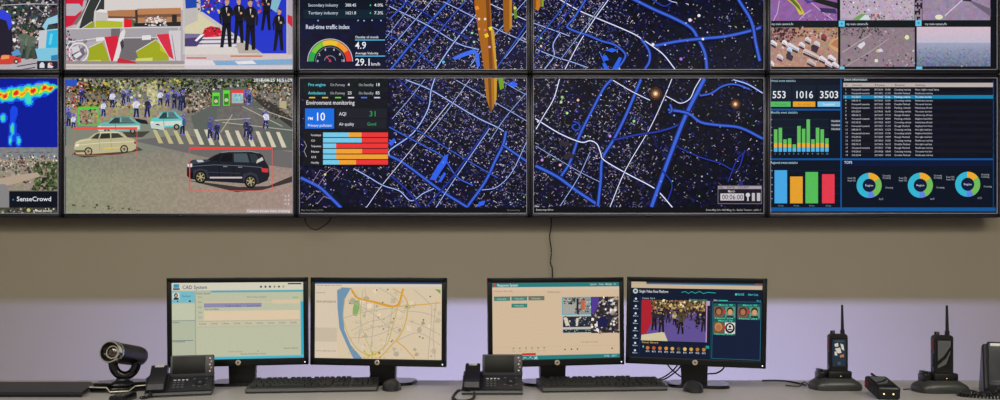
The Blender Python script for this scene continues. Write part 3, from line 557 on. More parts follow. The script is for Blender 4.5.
def pic_street(x0, y0, x1, y1):                      # lower, second column
    p = Pic(x0, y0, x1, y1, (140, 132, 112)); g = p.rd
    def road(x, y, r):
        t = min(1, max(0, (y-120)/60)); k = r.uniform(.95, 1.05); q = (x-64)/228
        a = (118, 116, 110); b = (148-6*(1-q)+14*q, 142+2*(1-q)-4*q, 118+12*q)
        return tuple((a[i]*(1-t)+b[i]*t)*k for i in range(3))
    p.mosaic(x0, y0, x1, y1, 2.2, road)
    p.poly((128, 132, 118), 64, 120, 182, 108, 182, 146, 150, 150, 64, 160); p.mosaic(64, 100, 170, 122, 2.4, lambda x, y, r: tuple(v*r.uniform(.85, 1.15) for v in (150, 142, 112)))
    p.poly((108, 104, 104), 130, 140, 182, 134, 292, 152, 292, 168, 210, 158)
    # trees and roadside crowd
    gr = [(36, 54, 28), (58, 80, 36), (84, 108, 50), (24, 32, 20), (120, 134, 74), (50, 42, 28), (30, 40, 24)]
    p.blobs(64, 78, 184, 92, 520, gr+[(190, 160, 70), (210, 190, 110), (180, 170, 150)], .7, 2.4); p.blobs(70, 86, 124, 106, 260, [(40, 34, 26), (24, 22, 20), (120, 90, 50), (70, 60, 40), (170, 140, 80), (50, 66, 36)], .7, 2.2)
    p.blobs(180, 78, 292, 92, 620, gr+[(20, 26, 20), (26, 36, 24), (24, 30, 24), (190, 195, 200)], .6, 2); p.blobs(180, 90, 212, 112, 300, [(36, 44, 28), (70, 80, 50), (150, 130, 110), (200, 180, 160), (40, 32, 28), (100, 70, 60)], .6, 2)
    p.poly((92, 98, 92), 211, 90, 246, 86, 292, 128, 292, 150, 200, 150, 190, 116, 212, 104); p.mosaic(206, 106, 262, 142, 2.6, lambda x, y, r: tuple(v*r.uniform(.92, 1.08) for v in (106, 104, 100)) if x-206 > (142-y)*.3 and x < 262+(y-120)*.5 else None)
    p.blobs(246, 84, 292, 100, 300, [(160, 150, 140), (50, 44, 40), (120, 90, 66), (200, 194, 188), (96, 52, 44), (36, 40, 36), (190, 140, 74), (44, 50, 40)], .5, 1.5); p.poly((54, 52, 50), 252, 97, 268, 100, 292, 118, 292, 128, 262, 106); p.blobs(262, 97, 292, 118, 150, [(150, 126, 96), (70, 62, 54), (46, 42, 40), (124, 116, 108)], .6, 1.6); p.poly((180, 168, 130), 279, 100, 286, 101, 286, 109, 279, 107)
    p.blobs(64, 80, 84, 108, 160, [(190, 60, 46), (160, 120, 100), (60, 40, 40), (200, 190, 190), (90, 40, 36)], .6, 1.6); p.poly((42, 82, 190), 64, 79, 76, 79, 76, 85, 64, 86)
    p.poly((190, 182, 130), 146, 84, 156, 80, 158, 104, 146, 104); p.blobs(116, 82, 156, 108, 160, [(170, 160, 110), (130, 150, 110), (190, 190, 170), (120, 110, 80)], .8, 2)
    # zebra crossing and lane marks
    for k in range(13):
        x = 152+k*10.3; y = 131.5+k*.35; p.poly((208, 200, 176) if k > 3 else (190, 182, 134), x, y-(4 if k > 3 else 2), x+3.6, y-(4 if k > 3 else 2), x+10.6, y+11.5, x+6, y+11.5)
    for q in ((214, 120, 250, 118), (242, 106, 282, 126), (222, 122, 292, 130), (220, 132, 232, 114), (258, 108, 292, 120)): p.line((178, 172, 158), .8, *q)
    # people marked in blue
    for x, y, h in ((209.5, 138, 20), (216.5, 140, 19), (246, 137, 19), (249.5, 140, 18), (265.5, 128, 18), (182, 134, 20), (245.5, 103, 13), (249, 104, 12), (103, 116, 16), (81, 102, 14), (123, 104, 14), (160, 105, 16), (167, 106, 15), (174, 108, 18), (180, 110, 18), (68, 126, 18), (73, 128, 14), (136, 117, 20), (147, 117, 20), (112, 107, 17), (128, 102, 12), (183, 108, 18)):
        p.blobs(x-2.4, y-h*1.03, x+2.4, y+.6, 22, [(104, 108, 226), (84, 86, 210), (130, 130, 232)], .6, 1.3); p.person(x, y, h*.96, ((40, 42, 66), (205, 205, 220), (70, 74, 130))[int(x) % 3], (120, 100, 150), (34, 34, 62), 1.25); p.blobs(x-1.6, y-h, x+1.6, y, 7, [(110, 112, 225), (200, 205, 235), (90, 90, 200)], .35, .7)
    p.poly((30, 32, 44), 134, 118, 146, 120, 148, 124, 137, 123)
    # taxis
    def taxi(x, y, w, h, c):
        def P(col, *q): p.poly(col, *[v if i % 2 else v for i, v in enumerate([(x+q[j]*w if j % 2 == 0 else y+q[j]*h) for j in range(len(q))])])
        P(c, 0, .55, .05, .4, .25, .34, .36, .04, .74, 0, .92, .32, 1, .42, 1, .8, .94, .88, .04, .92, 0, .8); P((50, 62, 66), .28, .36, .4, .1, .52, .08, .52, .36); P((90, 110, 112), .56, .08, .72, .07, .84, .34, .56, .35)
        P((206, 212, 200), .0, .6, .98, .54, .98, .78, .02, .86); P(tuple(v*.8 for v in c), .3, .06, .6, .0, .76, .03, .74, .08, .36, .1); P((120, 140, 140), .4, .38, .42, .86, .44, .86, .42, .38); P((230, 230, 215), .01, .6, .08, .56, .09, .66, .01, .7); P((60, 70, 70), .26, .39, .28, .36, .86, .36, .9, .42, .28, .44)
        for q in (.22, .82): p.disc((36, 36, 38), x+q*w, y+.88*h, h*.17, 10, up=True); p.disc((150, 146, 130), x+q*w, y+.88*h, h*.09, 8, up=True)
    p.poly((70, 66, 60), 94, 133, 150, 131, 142, 137, 100, 138)
    taxi(97, 116, 43, 17, (108, 178, 170)); taxi(150, 110.5, 32, 18.5, (96, 196, 196)); p.poly((190, 205, 200), 150, 124, 164, 126, 164, 130, 151, 128)
    # pale sedan
    p.poly((74, 70, 54), 72, 150, 136, 146, 143, 150, 120, 154, 84, 157.5, 72, 155)
    p.poly((186, 178, 140), 73.5, 147, 75, 142, 80, 139.6, 88, 138, 94, 133.4, 100, 131.4, 116, 131, 122, 132.4, 127, 137.2, 133, 138.6, 135.8, 141, 135.6, 148.5, 131, 151, 84, 154.4, 76, 154, 73.6, 151)
    p.poly((206, 198, 162), 75, 142, 80, 139.8, 90, 138.6, 91, 140, 80, 141.8, 75.4, 143.6); p.poly((214, 206, 172), 99, 131.8, 116, 131.4, 120, 132.6, 100, 133)
    p.poly((58, 60, 54), 90.4, 138.4, 96, 133.8, 99.6, 133, 97.8, 138.8); p.poly((46, 48, 44), 99, 138.7, 101, 133.4, 109.6, 133, 109.8, 138.2); p.poly((60, 62, 56), 111, 138.2, 110.8, 133, 117.6, 133, 123.6, 137.2)
    p.line((150, 142, 108), .5, 98.6, 139, 99.6, 151); p.line((150, 142, 108), .5, 110.4, 138.4, 111.6, 150); p.line((226, 218, 184), .6, 76, 145.2, 100, 142.8, 134, 141.4); p.poly((216, 190, 90), 104, 147.6, 128, 146, 128, 147.4, 104, 149.2)
    p.poly((150, 60, 50), 133.6, 141, 135.8, 141.6, 135.6, 144, 133.8, 143.6); p.poly((236, 230, 210), 75, 144.4, 78.6, 143.6, 78.4, 146, 75, 146.6); p.poly((100, 94, 70), 74, 150, 84, 150, 84, 152, 75, 152.4)
    for x, y in ((88, 151.3), (123.8, 149)):
        p.disc((44, 40, 36), x, y, 4.1, 14, 4.3, up=True); p.disc((178, 168, 136), x, y, 2.9, 12, 3, up=True); p.disc((90, 84, 68), x, y, 1.1, 8, up=True)
        for a in range(5): p.line((90, 84, 68), .45, x, y, x+2.7*math.cos(a*1.257), y+2.8*math.sin(a*1.257))
    p.box(73, 127, 137, 155.5, .6, (225, 80, 70)); p.rect(73, 127, 137, 129.6, (228, 84, 70)); p.box(78, 106.5, 98.2, 125.5, 1.1, (70, 200, 50)); p.blobs(79, 108, 97, 124, 60, [(60, 70, 60), (190, 180, 150), (40, 40, 38), (200, 160, 60), (150, 60, 50)], .6, 1.6); p.rect(78, 106.5, 98.2, 109, (80, 205, 60))
    p.poly((140, 134, 120), 64, 146, 72, 145, 75, 151, 70, 156, 64, 157)
    # dark off-road car
    p.poly((58, 52, 52), 186, 180, 240, 187, 268, 186, 292, 176, 292, 182, 262, 190, 236, 192)
    p.poly((28, 30, 40), 186.6, 171, 186.8, 165.4, 189.4, 161.4, 193, 159.6, 207, 159.4, 214, 155.4, 221, 152.4, 230, 151, 246, 150.8, 258, 152.2, 262.6, 155, 265.4, 161.4, 268.6, 166.4, 269.4, 175, 267.4, 180.6, 258, 184.2, 206, 181, 190, 179, 186.8, 176)
    p.poly((56, 62, 74), 190, 161.4, 194, 159.8, 208, 159.6, 210, 160.8, 200, 163.4, 190.4, 164.4); p.poly((190, 190, 200), 196, 159.8, 202, 159.8, 204, 161.8, 198, 162.4)
    p.poly((16, 18, 22), 210, 160.8, 216, 155.8, 222, 153.8, 218.4, 160.8); p.poly((14, 16, 19), 219.6, 161.2, 223.2, 154.2, 232, 153.4, 232.2, 161.8); p.poly((70, 84, 92), 233.6, 153.4, 246.6, 153.4, 249.4, 162.4, 233.8, 162); p.poly((44, 54, 58), 249, 153.8, 255.6, 154.2, 261.4, 162.4, 251.4, 162.6)
    p.line((140, 146, 158), .7, 221, 152.4, 232, 151.2, 250, 151.2, 259, 153); p.poly((120, 128, 140), 226, 151, 246, 150.6, 250, 151.8, 230, 152)
    p.line((12, 13, 18), .6, 218.6, 161, 219.6, 178); p.line((12, 13, 18), .6, 233, 162, 234, 179); p.line((90, 98, 116), .7, 190, 166.4, 214, 164.8, 240, 165.6, 262, 167.4); p.line((64, 70, 86), .5, 206, 172, 240, 173.4); p.line((150, 152, 160), .7, 223, 166.4, 227, 166.5); p.line((150, 152, 160), .7, 238, 167, 242, 167.1)
    p.poly((48, 52, 64), 193, 170, 200, 168.4, 207, 170, 209, 178, 193, 178); p.poly((48, 52, 64), 243, 174, 250.4, 172, 257, 174.4, 259, 183, 243, 182); p.poly((14, 14, 18), 187, 172, 193, 172.6, 193, 178, 187.4, 176.4); p.rect(209.6, 176.8, 242, 178.4, (200, 188, 190)); p.poly((200, 196, 186), 262, 157, 263.4, 160, 256, 163.4, 257, 160)
    p.poly((215, 50, 60), 261, 168, 268, 168.5, 268, 172.5, 262, 172); p.poly((215, 215, 220), 187, 164, 192, 163.5, 192, 167, 187.5, 167)
    for x, y in ((200.5, 177), (250.5, 181.6)): 
        p.disc((18, 18, 20), x, y, 6.2, 18, 6.6, up=True); p.disc((104, 96, 74), x, y, 4.5, 14, 4.8, up=True); p.disc((40, 36, 30), x, y, 3.7, 14, 4, up=True)
        for a in range(6): p.line((176, 164, 122), 1.0, x, y, x+4.1*math.cos(a*1.047+.3), y+4.4*math.sin(a*1.047+.3))
    p.box(189, 147, 272.5, 191, .5, (225, 90, 80)); p.rect(189, 147.3, 272.5, 149.8, (232, 66, 56)); p.rect(189, 158, 190, 191, (228, 80, 70))
    for a, b, c, d in ((212.3, 92.5, 219.6, 105.6), (223, 90.2, 229.6, 105.6)): p.rect(a, b, c, d, (50, 120, 40)); p.box(a, b, c, d, 1, (90, 220, 40)); p.disc((200, 190, 170), (a+c)/2, (b+d)/2+2, 2, 7, up=True); p.rect(a, b, c, b+3.4, (96, 215, 50))
    p.rect(230.8, 90, 244, 104, (140, 190, 190)); p.blobs(232, 93, 243, 101, 20, [(90, 150, 160), (210, 220, 220), (120, 170, 200)], .6, 1.5); p.box(230.8, 90, 244, 104, 1.1, (230, 50, 50)); p.rect(230.8, 90, 244, 93, (225, 60, 56))
    p.text(253.5, 81.6, '2017-04-25 16:51:29', 3.2, (235, 235, 240), 38.5)
    p.blobs(66, 202, 140, 212, 60, [(92, 84, 72), (110, 100, 84), (80, 70, 64)], .5, 1.6, lambda x, y: abs(y-(203+(x-66)*.12)) < 1.8)
    for y in (197, 201, 205): p.text(284.5, y, 'A B', 2.4, (205, 200, 200), 5)
    p.rect(246, 208.8, 292, 213, (170, 156, 150)); p.text(247, 212.2, 'Camera street view crossing', 2.6, (232, 226, 222), 43)
    return p

def pic_booth(x0, y0, x1, y1):                       # upper, second column
    p = Pic(x0, y0, x1, y1, (178, 170, 176)); g = p.rd
    p.rect(x0, -69, x1, 0, (160, 150, 160)); p.poly((214, 206, 202), 104, -60, 184, -60, 184, 9, 118, 9, 102, 11)
    p.poly((205, 34, 62), 64, -60, 94, -60, 78, 22, 64, 27); p.poly((180, 175, 182), 65, 3, 78, 3, 82, 8, 74, 15, 65, 15); p.poly((190, 180, 180), 90, -4, 96, -4, 76, 28, 70, 28); p.poly((120, 112, 108), 86, 4, 90, 4, 75, 24, 71, 24)
    p.poly((52, 56, 54), 97, -40, 104, -40, 103, 11, 93, 12, 92, 21, 84, 28, 78, 28); p.poly((150, 156, 40), 80, 28, 91, 21, 94, 22, 94, 28); p.poly((178, 184, 50), 94, 20, 122, 19, 122, 28, 94, 28); p.poly((196, 190, 190), 93, 11, 103, 10, 107, 12, 107, 20, 93, 20); p.poly((228, 222, 220), 93, 11, 99, 8.5, 108, 9.5, 107, 12)
    p.poly((178, 122, 80), 106, 10, 135, 9, 135, 17, 107, 16); p.poly((96, 70, 56), 107, 15.5, 135, 16, 135, 18, 107, 18); p.poly((186, 128, 84), 136, 8, 180, 7, 180, 22, 136, 22); p.poly((120, 84, 64), 136, 14, 180, 13, 180, 16, 136, 17); p.poly((62, 54, 52), 134, 9, 136.5, 9, 137, 25, 134.5, 25); p.poly((44, 42, 44), 171, 14, 176, 14, 176, 22, 171, 21)
    p.poly((225, 220, 224), 107, 17.5, 123, 17.5, 122, 21, 106, 20); p.poly((220, 30, 44), 123, 18, 132, 18.5, 130.5, 27, 123, 27); p.poly((90, 100, 60), 131, 19, 135, 20, 134, 26, 130.5, 26); p.poly((36, 40, 38), 133, 22.5, 180, 21, 180, 25.5, 133, 26)
    p.blobs(144, 16, 166, 25, 40, [(235, 228, 226), (200, 190, 190), (120, 100, 96)], 1, 2.4)
    p.poly((164, 160, 166), 65, 28, 180, 26, 180, 38, 65, 42); p.poly((108, 104, 108), 110, 28, 119, 27, 119, 37, 110, 38)
    p.poly((112, 106, 110), 119, 38, 156, 37, 156, 60, 118, 60); p.poly((158, 166, 36), 86, 64, 88, 47, 101, 41, 104.5, 48, 110, 64); p.poly((210, 36, 60), 103, 36.5, 116, 35, 118, 40, 113, 62, 110, 63)
    p.poly((160, 166, 32), 135, 51, 155, 39, 163, 47, 173, 60, 138, 60.5); p.poly((188, 190, 40), 159, 42, 165, 48, 165, 53, 159, 50); p.poly((212, 46, 70), 155.5, 34, 169, 33, 175, 60, 168, 56, 160, 42); p.poly((206, 40, 60), 174, 52, 180, 50, 180, 60, 176, 60)
    p.poly((206, 38, 54), 116, 63, 117, 57, 136, 62, 136, 64); p.poly((206, 212, 110), 87, 60, 100, 59.5, 99, 64, 86, 64); p.poly((206, 210, 110), 135, 58, 152, 57, 151, 62, 134, 62.5)
    p.poly((222, 216, 216), 111, 64, 116, 46, 119, 33, 123, 28, 124.5, 31, 121, 46, 116, 64); p.poly((60, 60, 70), 119, 42, 122, 38, 123, 46, 120.5, 50)
    for q in ((95, 37, 103, 36.5, 103, 40, 95, 41), (141, 35, 150, 34.5, 150, 39, 141, 39.5)): p.poly((226, 222, 222), *q)
    p.blobs(66, 40, 86, 62, 40, [(150, 145, 158), (130, 124, 136), (170, 165, 176)], 1, 2.6); p.poly((112, 104, 118), 73, 50, 82, 47, 84, 54, 78, 60, 72, 57); p.poly((210, 204, 208), 70, 47, 77, 45, 79, 50, 72, 53); p.poly((222, 216, 218), 72, 55, 79, 51, 81, 54, 75, 58); p.arc((234, 230, 226), 77.4, 52, 9, 10.1, 0, 360, 28); p.arc((234, 230, 226), 71.6, 47, 5.4, 6.2, 60, 210, 12); p.blobs(65, 28, 72, 60, 30, [(60, 50, 90), (180, 60, 80), (190, 186, 196)], .7, 1.8); p.poly((180, 30, 50), 66, 60, 76, 62, 84, 64, 66, 65)
    for q in ((65, 28.3, 180, 26.4), (65, 41.6, 95, 38), (119, 37.4, 180, 37), (88, 47, 101, 41), (135, 51, 155, 39, 163, 47, 173, 60), (155.5, 34, 160, 43, 168, 56), (103, 36.5, 110, 62), (91, 21, 80, 28.4), (178, 27, 179.4, 62), (94, 12, 94, 27), (122, 18, 122, 28), (104, -10, 93.6, 11), (76, 28, 90, -4)): p.line((226, 220, 220), .7, *q)
    p.rect(168, 30, 180, 60, (206, 200, 204)); p.poly((212, 46, 70), 155.5, 34, 168, 33.4, 173, 59, 168, 56, 160, 42); p.line((90, 80, 84), .5, 171, 34, 175, 60); p.rect(x0, 60.6, 184, 63.6, (150, 140, 140)); p.poly((190, 44, 60), 116, 62.4, 117, 58, 134, 61, 136, 63.2)
    p.rect(x0, 63.6, 184, 70, (206, 196, 190)); p.rect(x0, 66, 184, 67, (170, 160, 164))
    # visitors by the showroom car
    p.rect(182, -69, 287, 54, (196, 190, 188)); p.poly((34, 52, 200), 196, -69, 286, -69, 286, 53, 262, 53, 200, 10); p.poly((212, 204, 168), 184, 14, 199, 13, 223, 31, 226, 38, 184, 40); p.poly((120, 110, 150), 184, 33, 232, 34, 240, 53, 184, 50); p.poly((74, 60, 112), 184, 38, 206, 36, 200, 46, 184, 46)
    for k in range(3): p.poly((222, 214, 218), 204-k*3, 36+k*4, 238+k*4, 35.5+k*4, 240+k*4, 37.8+k*4, 201-k*3, 38.6+k*4)
    p.poly((214, 206, 200), 184, 46, 232, 46, 262, 53, 184, 58); p.poly((190, 184, 180), 184, 0, 197, 1, 197, 20, 184, 26); p.poly((32, 70, 170), 184, -8, 196, -8, 196, 7, 185, 8)
    p.poly((180, 170, 160), 235, 42, 248, 43, 262, 53, 238, 53); p.poly((200, 30, 52), 201.5, 34, 204, 28, 210, 25.5, 219, 27, 221, 31, 220, 36, 204, 37); p.poly((240, 236, 236), 194, 40, 200, 34, 204, 33.5, 196, 41); p.blobs(203, 27, 220, 36, 22, [(120, 20, 40), (235, 80, 90), (60, 20, 40)], .6, 1.4)
    p.blobs(197, -2, 224, 12, 60, [(190, 30, 40), (120, 30, 50), (60, 100, 50), (60, 40, 40), (230, 220, 220), (220, 190, 60)], .8, 2.2)
    for x, y, h in ((226, 47, 50), (238.5, 43, 46), (250, 50, 52), (266, 30, 40), (278.5, 50.5, 43)):
        p.person(x, y, h, (20, 20, 27), (196, 150, 120), (14, 16, 30), 1.0); p.poly((220, 214, 216), x-.7, y-h*.8, x+.7, y-h*.8, x, y-h*.68); p.disc((206, 160, 130), x+2, y-h*.66, 1.3, 6, up=True)
    p.blobs(256, -2, 262, 14, 16, [(60, 40, 40), (200, 60, 50), (130, 160, 200)], .8, 1.8); p.poly((130, 180, 200), 272, -5, 282, -5, 276, 12, 270, 8)
    p.rect(287, -69, 292.5, 54, (176, 166, 176)); p.poly((204, 40, 56), 287, 14, 292, 16, 292, 27, 287, 22)
    p.rect(184, 54, 292.5, 60, (206, 190, 190)); p.poly((126, 168, 206), 205, 61, 292.5, 58.5, 292.5, 64, 208, 65); p.poly((218, 210, 216), 184, 59, 212, 60, 216, 66, 184, 66); p.poly((226, 222, 226), 234, 61, 252, 60, 256, 63.5, 238, 64); p.rect(184, 65, 292.5, 70, (206, 198, 204)); p.rect(186, 57, 206, 58.2, (190, 80, 70)); p.rect(230, 55, 262, 56.5, (190, 120, 90))
    return p

def pic_heat(x0, y0, x1, y1):                        # lower, first column
    p = Pic(x0, y0, x1, y1, (12, 26, 150)); g = p.rd
    H = [(24, 70, 230), (40, 170, 235), (60, 220, 190), (90, 215, 70), (235, 225, 50), (245, 150, 40), (225, 40, 30)]
    def heat(x, y, r):
        c = 94.5-.16*(x if x > 0 else 0); th = 6.2 if x < 46 else max(0, (58-x)*.5)
        v = 1.12*math.exp(-((y-c)/th)**2)*(.82+.3*math.sin(x*.55)*math.sin(y*.4+x*.2)) if th > 0 else 0
        v += .5*bump(x, y, 27, 101, 5, 5)+.5*bump(x, y, 17, 140, 2.6, 6)+.42*bump(x, y, 8, 140, 2, 5)+.4*bump(x, y, 10.5, 128, 1.8, 5)+.2*bump(x, y, 13, 110, 5, 6)+.6*bump(x, y, 1, 117, 3.5, 5)+.25*bump(x, y, 11, 127, 5, 18)
        if v < .16: return (12, 26+r.randint(0, 4), 150)
        k = min(6, int((v-.16)/.14)); return H[k]
    p.mosaic(-30, y0, x1, 147, 1.1, heat); p.text(34, 85, 'Heat', 2.6, (200, 60, 150), 8)
    p.rect(x0, 147, x1, y1, (120, 116, 108)); p.mosaic(-60, 147, x1, 190, 2, lambda x, y, r: tuple(v*r.uniform(.9, 1.1) for v in ((126, 130, 132) if y < 157 else (150, 138, 122))))
    p.blobs(-20, 155, 56, 169, 420, [(220, 214, 206), (150, 130, 116), (80, 70, 64), (190, 176, 160), (50, 50, 50), (110, 60, 50)], .5, 1.4); p.blobs(32, 162, 57, 190, 260, [(50, 62, 38), (70, 86, 50), (36, 44, 30), (96, 108, 70)], .8, 2.4)
    p.blobs(-10, 168, 34, 184, 60, [(170, 150, 130), (100, 96, 92), (60, 60, 62), (196, 184, 166)], .8, 2.4); p.poly((176, 158, 138), -20, 182, 10, 176, 36, 172, 40, 176, 12, 184, -20, 190)
    for k in range(6): p.line((70, 72, 76), .5, 6+k*8, 152.5, 11+k*8, 151.6)
    p.poly((132, 130, 130), x0, 186, 4, 184, 8, 190, 8, 207, x0, 207); p.rect(8, 191, 57, 207.5, (14, 18, 28)); p.text(15.5, 201, 'SenseCrowd', 4.6, (226, 230, 238), 34.5); p.disc((60, 130, 220), 12, 199.6, .8, 7, up=True)
    p.rect(x0, 207.5, x1, y1, (70, 68, 60)); p.blobs(-10, 208, 57, 213, 70, [(200, 195, 185), (40, 38, 36), (100, 110, 70), (60, 56, 50)], .7, 1.7); p.text(32, 211.8, 'crowd density', 2.4, (226, 222, 210), 19); p.disc((190, 190, 110), 27.5, 210, 1.9, 8, up=True)
    return p

def pic_crowd(x0, y0, x1, y1):                       # upper, first column
    p = Pic(x0, y0, x1, y1, (60, 58, 64)); g = p.rd
    p.rect(x0, 58, x1, y1, (178, 172, 178)); p.mosaic(-20, -69, 57, 58, 3, lambda x, y, r: tuple(v*r.uniform(.6, 1.5) for v in (54, 54, 60)))
    p.blobs(-10, -10, 57, 20, 240, [(220, 216, 216), (40, 40, 46), (80, 76, 84), (26, 26, 32), (160, 150, 150)], .7, 2.2); p.blobs(10, 18, 42, 50, 190, [(210, 206, 206), (50, 46, 50), (130, 120, 124), (30, 30, 36), (170, 140, 130)], .8, 2.4)
    p.line((180, 180, 184), .8, 0, 4.5, 30, 3, 56, 3.6); p.line((150, 150, 156), .7, 30, 3, 42, 12, 48, 16); p.poly((150, 200, 220), 41, 26, 46, 18, 57, 14, 57, 22, 47, 24, 45, 30); p.poly((196, 200, 206), 38, 30, 57, 28, 57, 50, 37, 48)
    p.poly((44, 180, 220), 46, 30, 57, 29, 57, 47, 44.5, 47.5); p.poly((110, 206, 230), 49, 33, 52, 33, 50, 44, 47.5, 44); p.poly((126, 196, 220), 34, 48, 57, 47, 57, 60, 37, 60); p.poly((40, 130, 180), 50, 55, 57, 54, 57, 60, 50, 60)
    for x, h in ((23, 31), (30, 28)): p.person(x, 59, h, (92, 104, 92), (180, 140, 110), (84, 96, 84), 1.5)
    p.poly((38, 34, 48), -30, 20, 3, 16, 10, 26, 12, 44, 8, 60, -30, 62); p.poly((52, 66, 214), -8, 10, 3, 9.5, 9, 14, 11, 24, 8, 30, 5, 20, -8, 16)
    p.poly((90, 150, 200), 10, 52, 17, 48, 20, 54, 12, 56); p.poly((205, 66, 54), -4, 60, 2, 54, 12, 55, 20, 58, 20, 62, 8, 64, -4, 64); p.poly((235, 150, 90), 0, 55, 8, 54.5, 8, 58, 0, 59); p.disc((44, 42, 48), 15, 61, 2.6, 9, up=True); p.disc((210, 204, 204), 15, 61, 1.3, 8, up=True)
    for q in ((16, 66, 36, 62.5), (14, 70, 34, 67)): p.line((70, 66, 76), 1, *q)
    p.rect(36, 60.5, 57, 70, (32, 36, 52)); p.poly((214, 214, 220), 38.5, 67.4, 38.5, 64, 40, 61.8, 42, 61.8, 43.4, 64, 43.4, 67.4); p.poly((214, 214, 220), 46.5, 67.4, 46.8, 63, 49, 62, 50, 65, 52.5, 66, 51, 67.6); p.disc((220, 90, 70), 50, 63.4, 1.5, 7, up=True)
    return p

# ------------------------------------------------------------------ the pictures on the desk monitors
def pic_dispatch(x0, y0, x1, y1):
    p = Pic(x0, y0, x1, y1, (184, 190, 164))
    p.rect(x0, y0, x1, 291, (216, 212, 192)); p.rect(x0, y0, x1, y0+.6, (230, 224, 206)); p.text(182.7, 289.3, 'CAD System', 3.6, (36, 58, 96), 24.5); p.rect(174, 284.3, 179.5, 288, (60, 150, 180)); p.rect(173.5, 288.4, 180, 290.2, (60, 90, 120))
    for k in range(6): p.disc([(60, 70, 80), (80, 80, 70), (50, 60, 70), (150, 140, 100), (60, 110, 90), (190, 160, 80)][k], 261.5+k*4.6, 287.6, 1.2, 6, up=True)
    p.rect(289, 284, 303, 285.3, (40, 50, 70)); p.rect(211, 291.2, x1, 293, (78, 176, 192)); p.rect(x0, 291, x1, 291.3, (150, 160, 150))
    p.rect(172, 292, 194.8, 303, (122, 190, 204)); p.rect(172.8, 293, 179.8, 300, (210, 220, 206)); p.disc((34, 36, 40), 176.3, 295.7, 1.9, 9, 2.4, up=True); p.disc((206, 170, 140), 176.4, 295.9, 1.1, 8, 1.4, up=True); p.rect(174, 298, 179, 300, (34, 36, 44)); p.text(182, 297.4, 'Operator', 2, (60, 110, 150), 9); p.disc((20, 50, 90), 178, 301.7, .8, 6, up=True); p.disc((20, 50, 90), 190, 301.6, 1.1, 6, up=True)
    p.rect(195, 292, 195.6, 358, (150, 156, 140)); p.rect(196, 293.6, 302, 358, (194, 196, 168)); p.rect(172.4, 304, 195, 320.5, (198, 202, 176)); p.rect(172, 321, 195, 321.5, (110, 130, 140)); p.rect(172, 341, 193, 341.6, (90, 110, 130)); p.text(172.6, 323.6, 'Incidents', 1.6, (80, 90, 90), 7); p.text(172.6, 343, 'Completed', 1.6, (80, 90, 90), 12)
    p.rect(205, 302.8, 301, 304, (216, 196, 164)); p.rect(204, 304, 262, 308.2, (146, 142, 176)); p.rect(273, 301, 301, 305, (220, 200, 168)); p.rect(204, 311.8, 301, 321.4, (226, 204, 172)); p.text(205, 310.6, 'Reported address', 1.6, (90, 96, 100), 14); p.rect(294, 298, 299.5, 299.8, (150, 196, 110)); p.text(196.6, 294.8, 'Event details', 1.7, (90, 96, 100), 14)
    for k in range(5): p.text(198, 298+5.2*k, 'Type', 1.5, (120, 124, 116), 4)
    p.text(247, 298.6, 'Alert time received', 1.5, (120, 124, 116), 20); p.text(225, 307.6, 'Traffic accident', 2, (90, 100, 150), 16); p.text(247, 307.6, 'Level two', 2, (90, 100, 150), 14)
    p.rect(197, 322.4, 301, 326.2, (206, 196, 168)); p.rect(197, 322, 301, 322.3, (160, 160, 140))
    for k in range(9): p.text(199+k*11.5, 325.4, 'Unit', 1.7, (120, 120, 116), 7)
    p.rect(197, 328, 301, 328.3, (176, 178, 156)); p.text(228, 354, 'Radio channel', 1.5, (196, 130, 80), 14); p.text(240, 356.6, 'Voice recorder ready', 1.6, (130, 110, 90), 26); p.text(284, 351.6, 'Next status', 1.6, (130, 120, 90), 15); p.disc((170, 130, 90), 258, 353.3, .7, 6, up=True)
    p.rect(302, 303, x1, y1, (54, 176, 206)); p.rect(x0, 358.4, x1, y1, (74, 186, 208)); p.rect(x0, 358, x1, 358.5, (150, 196, 196))
    return p
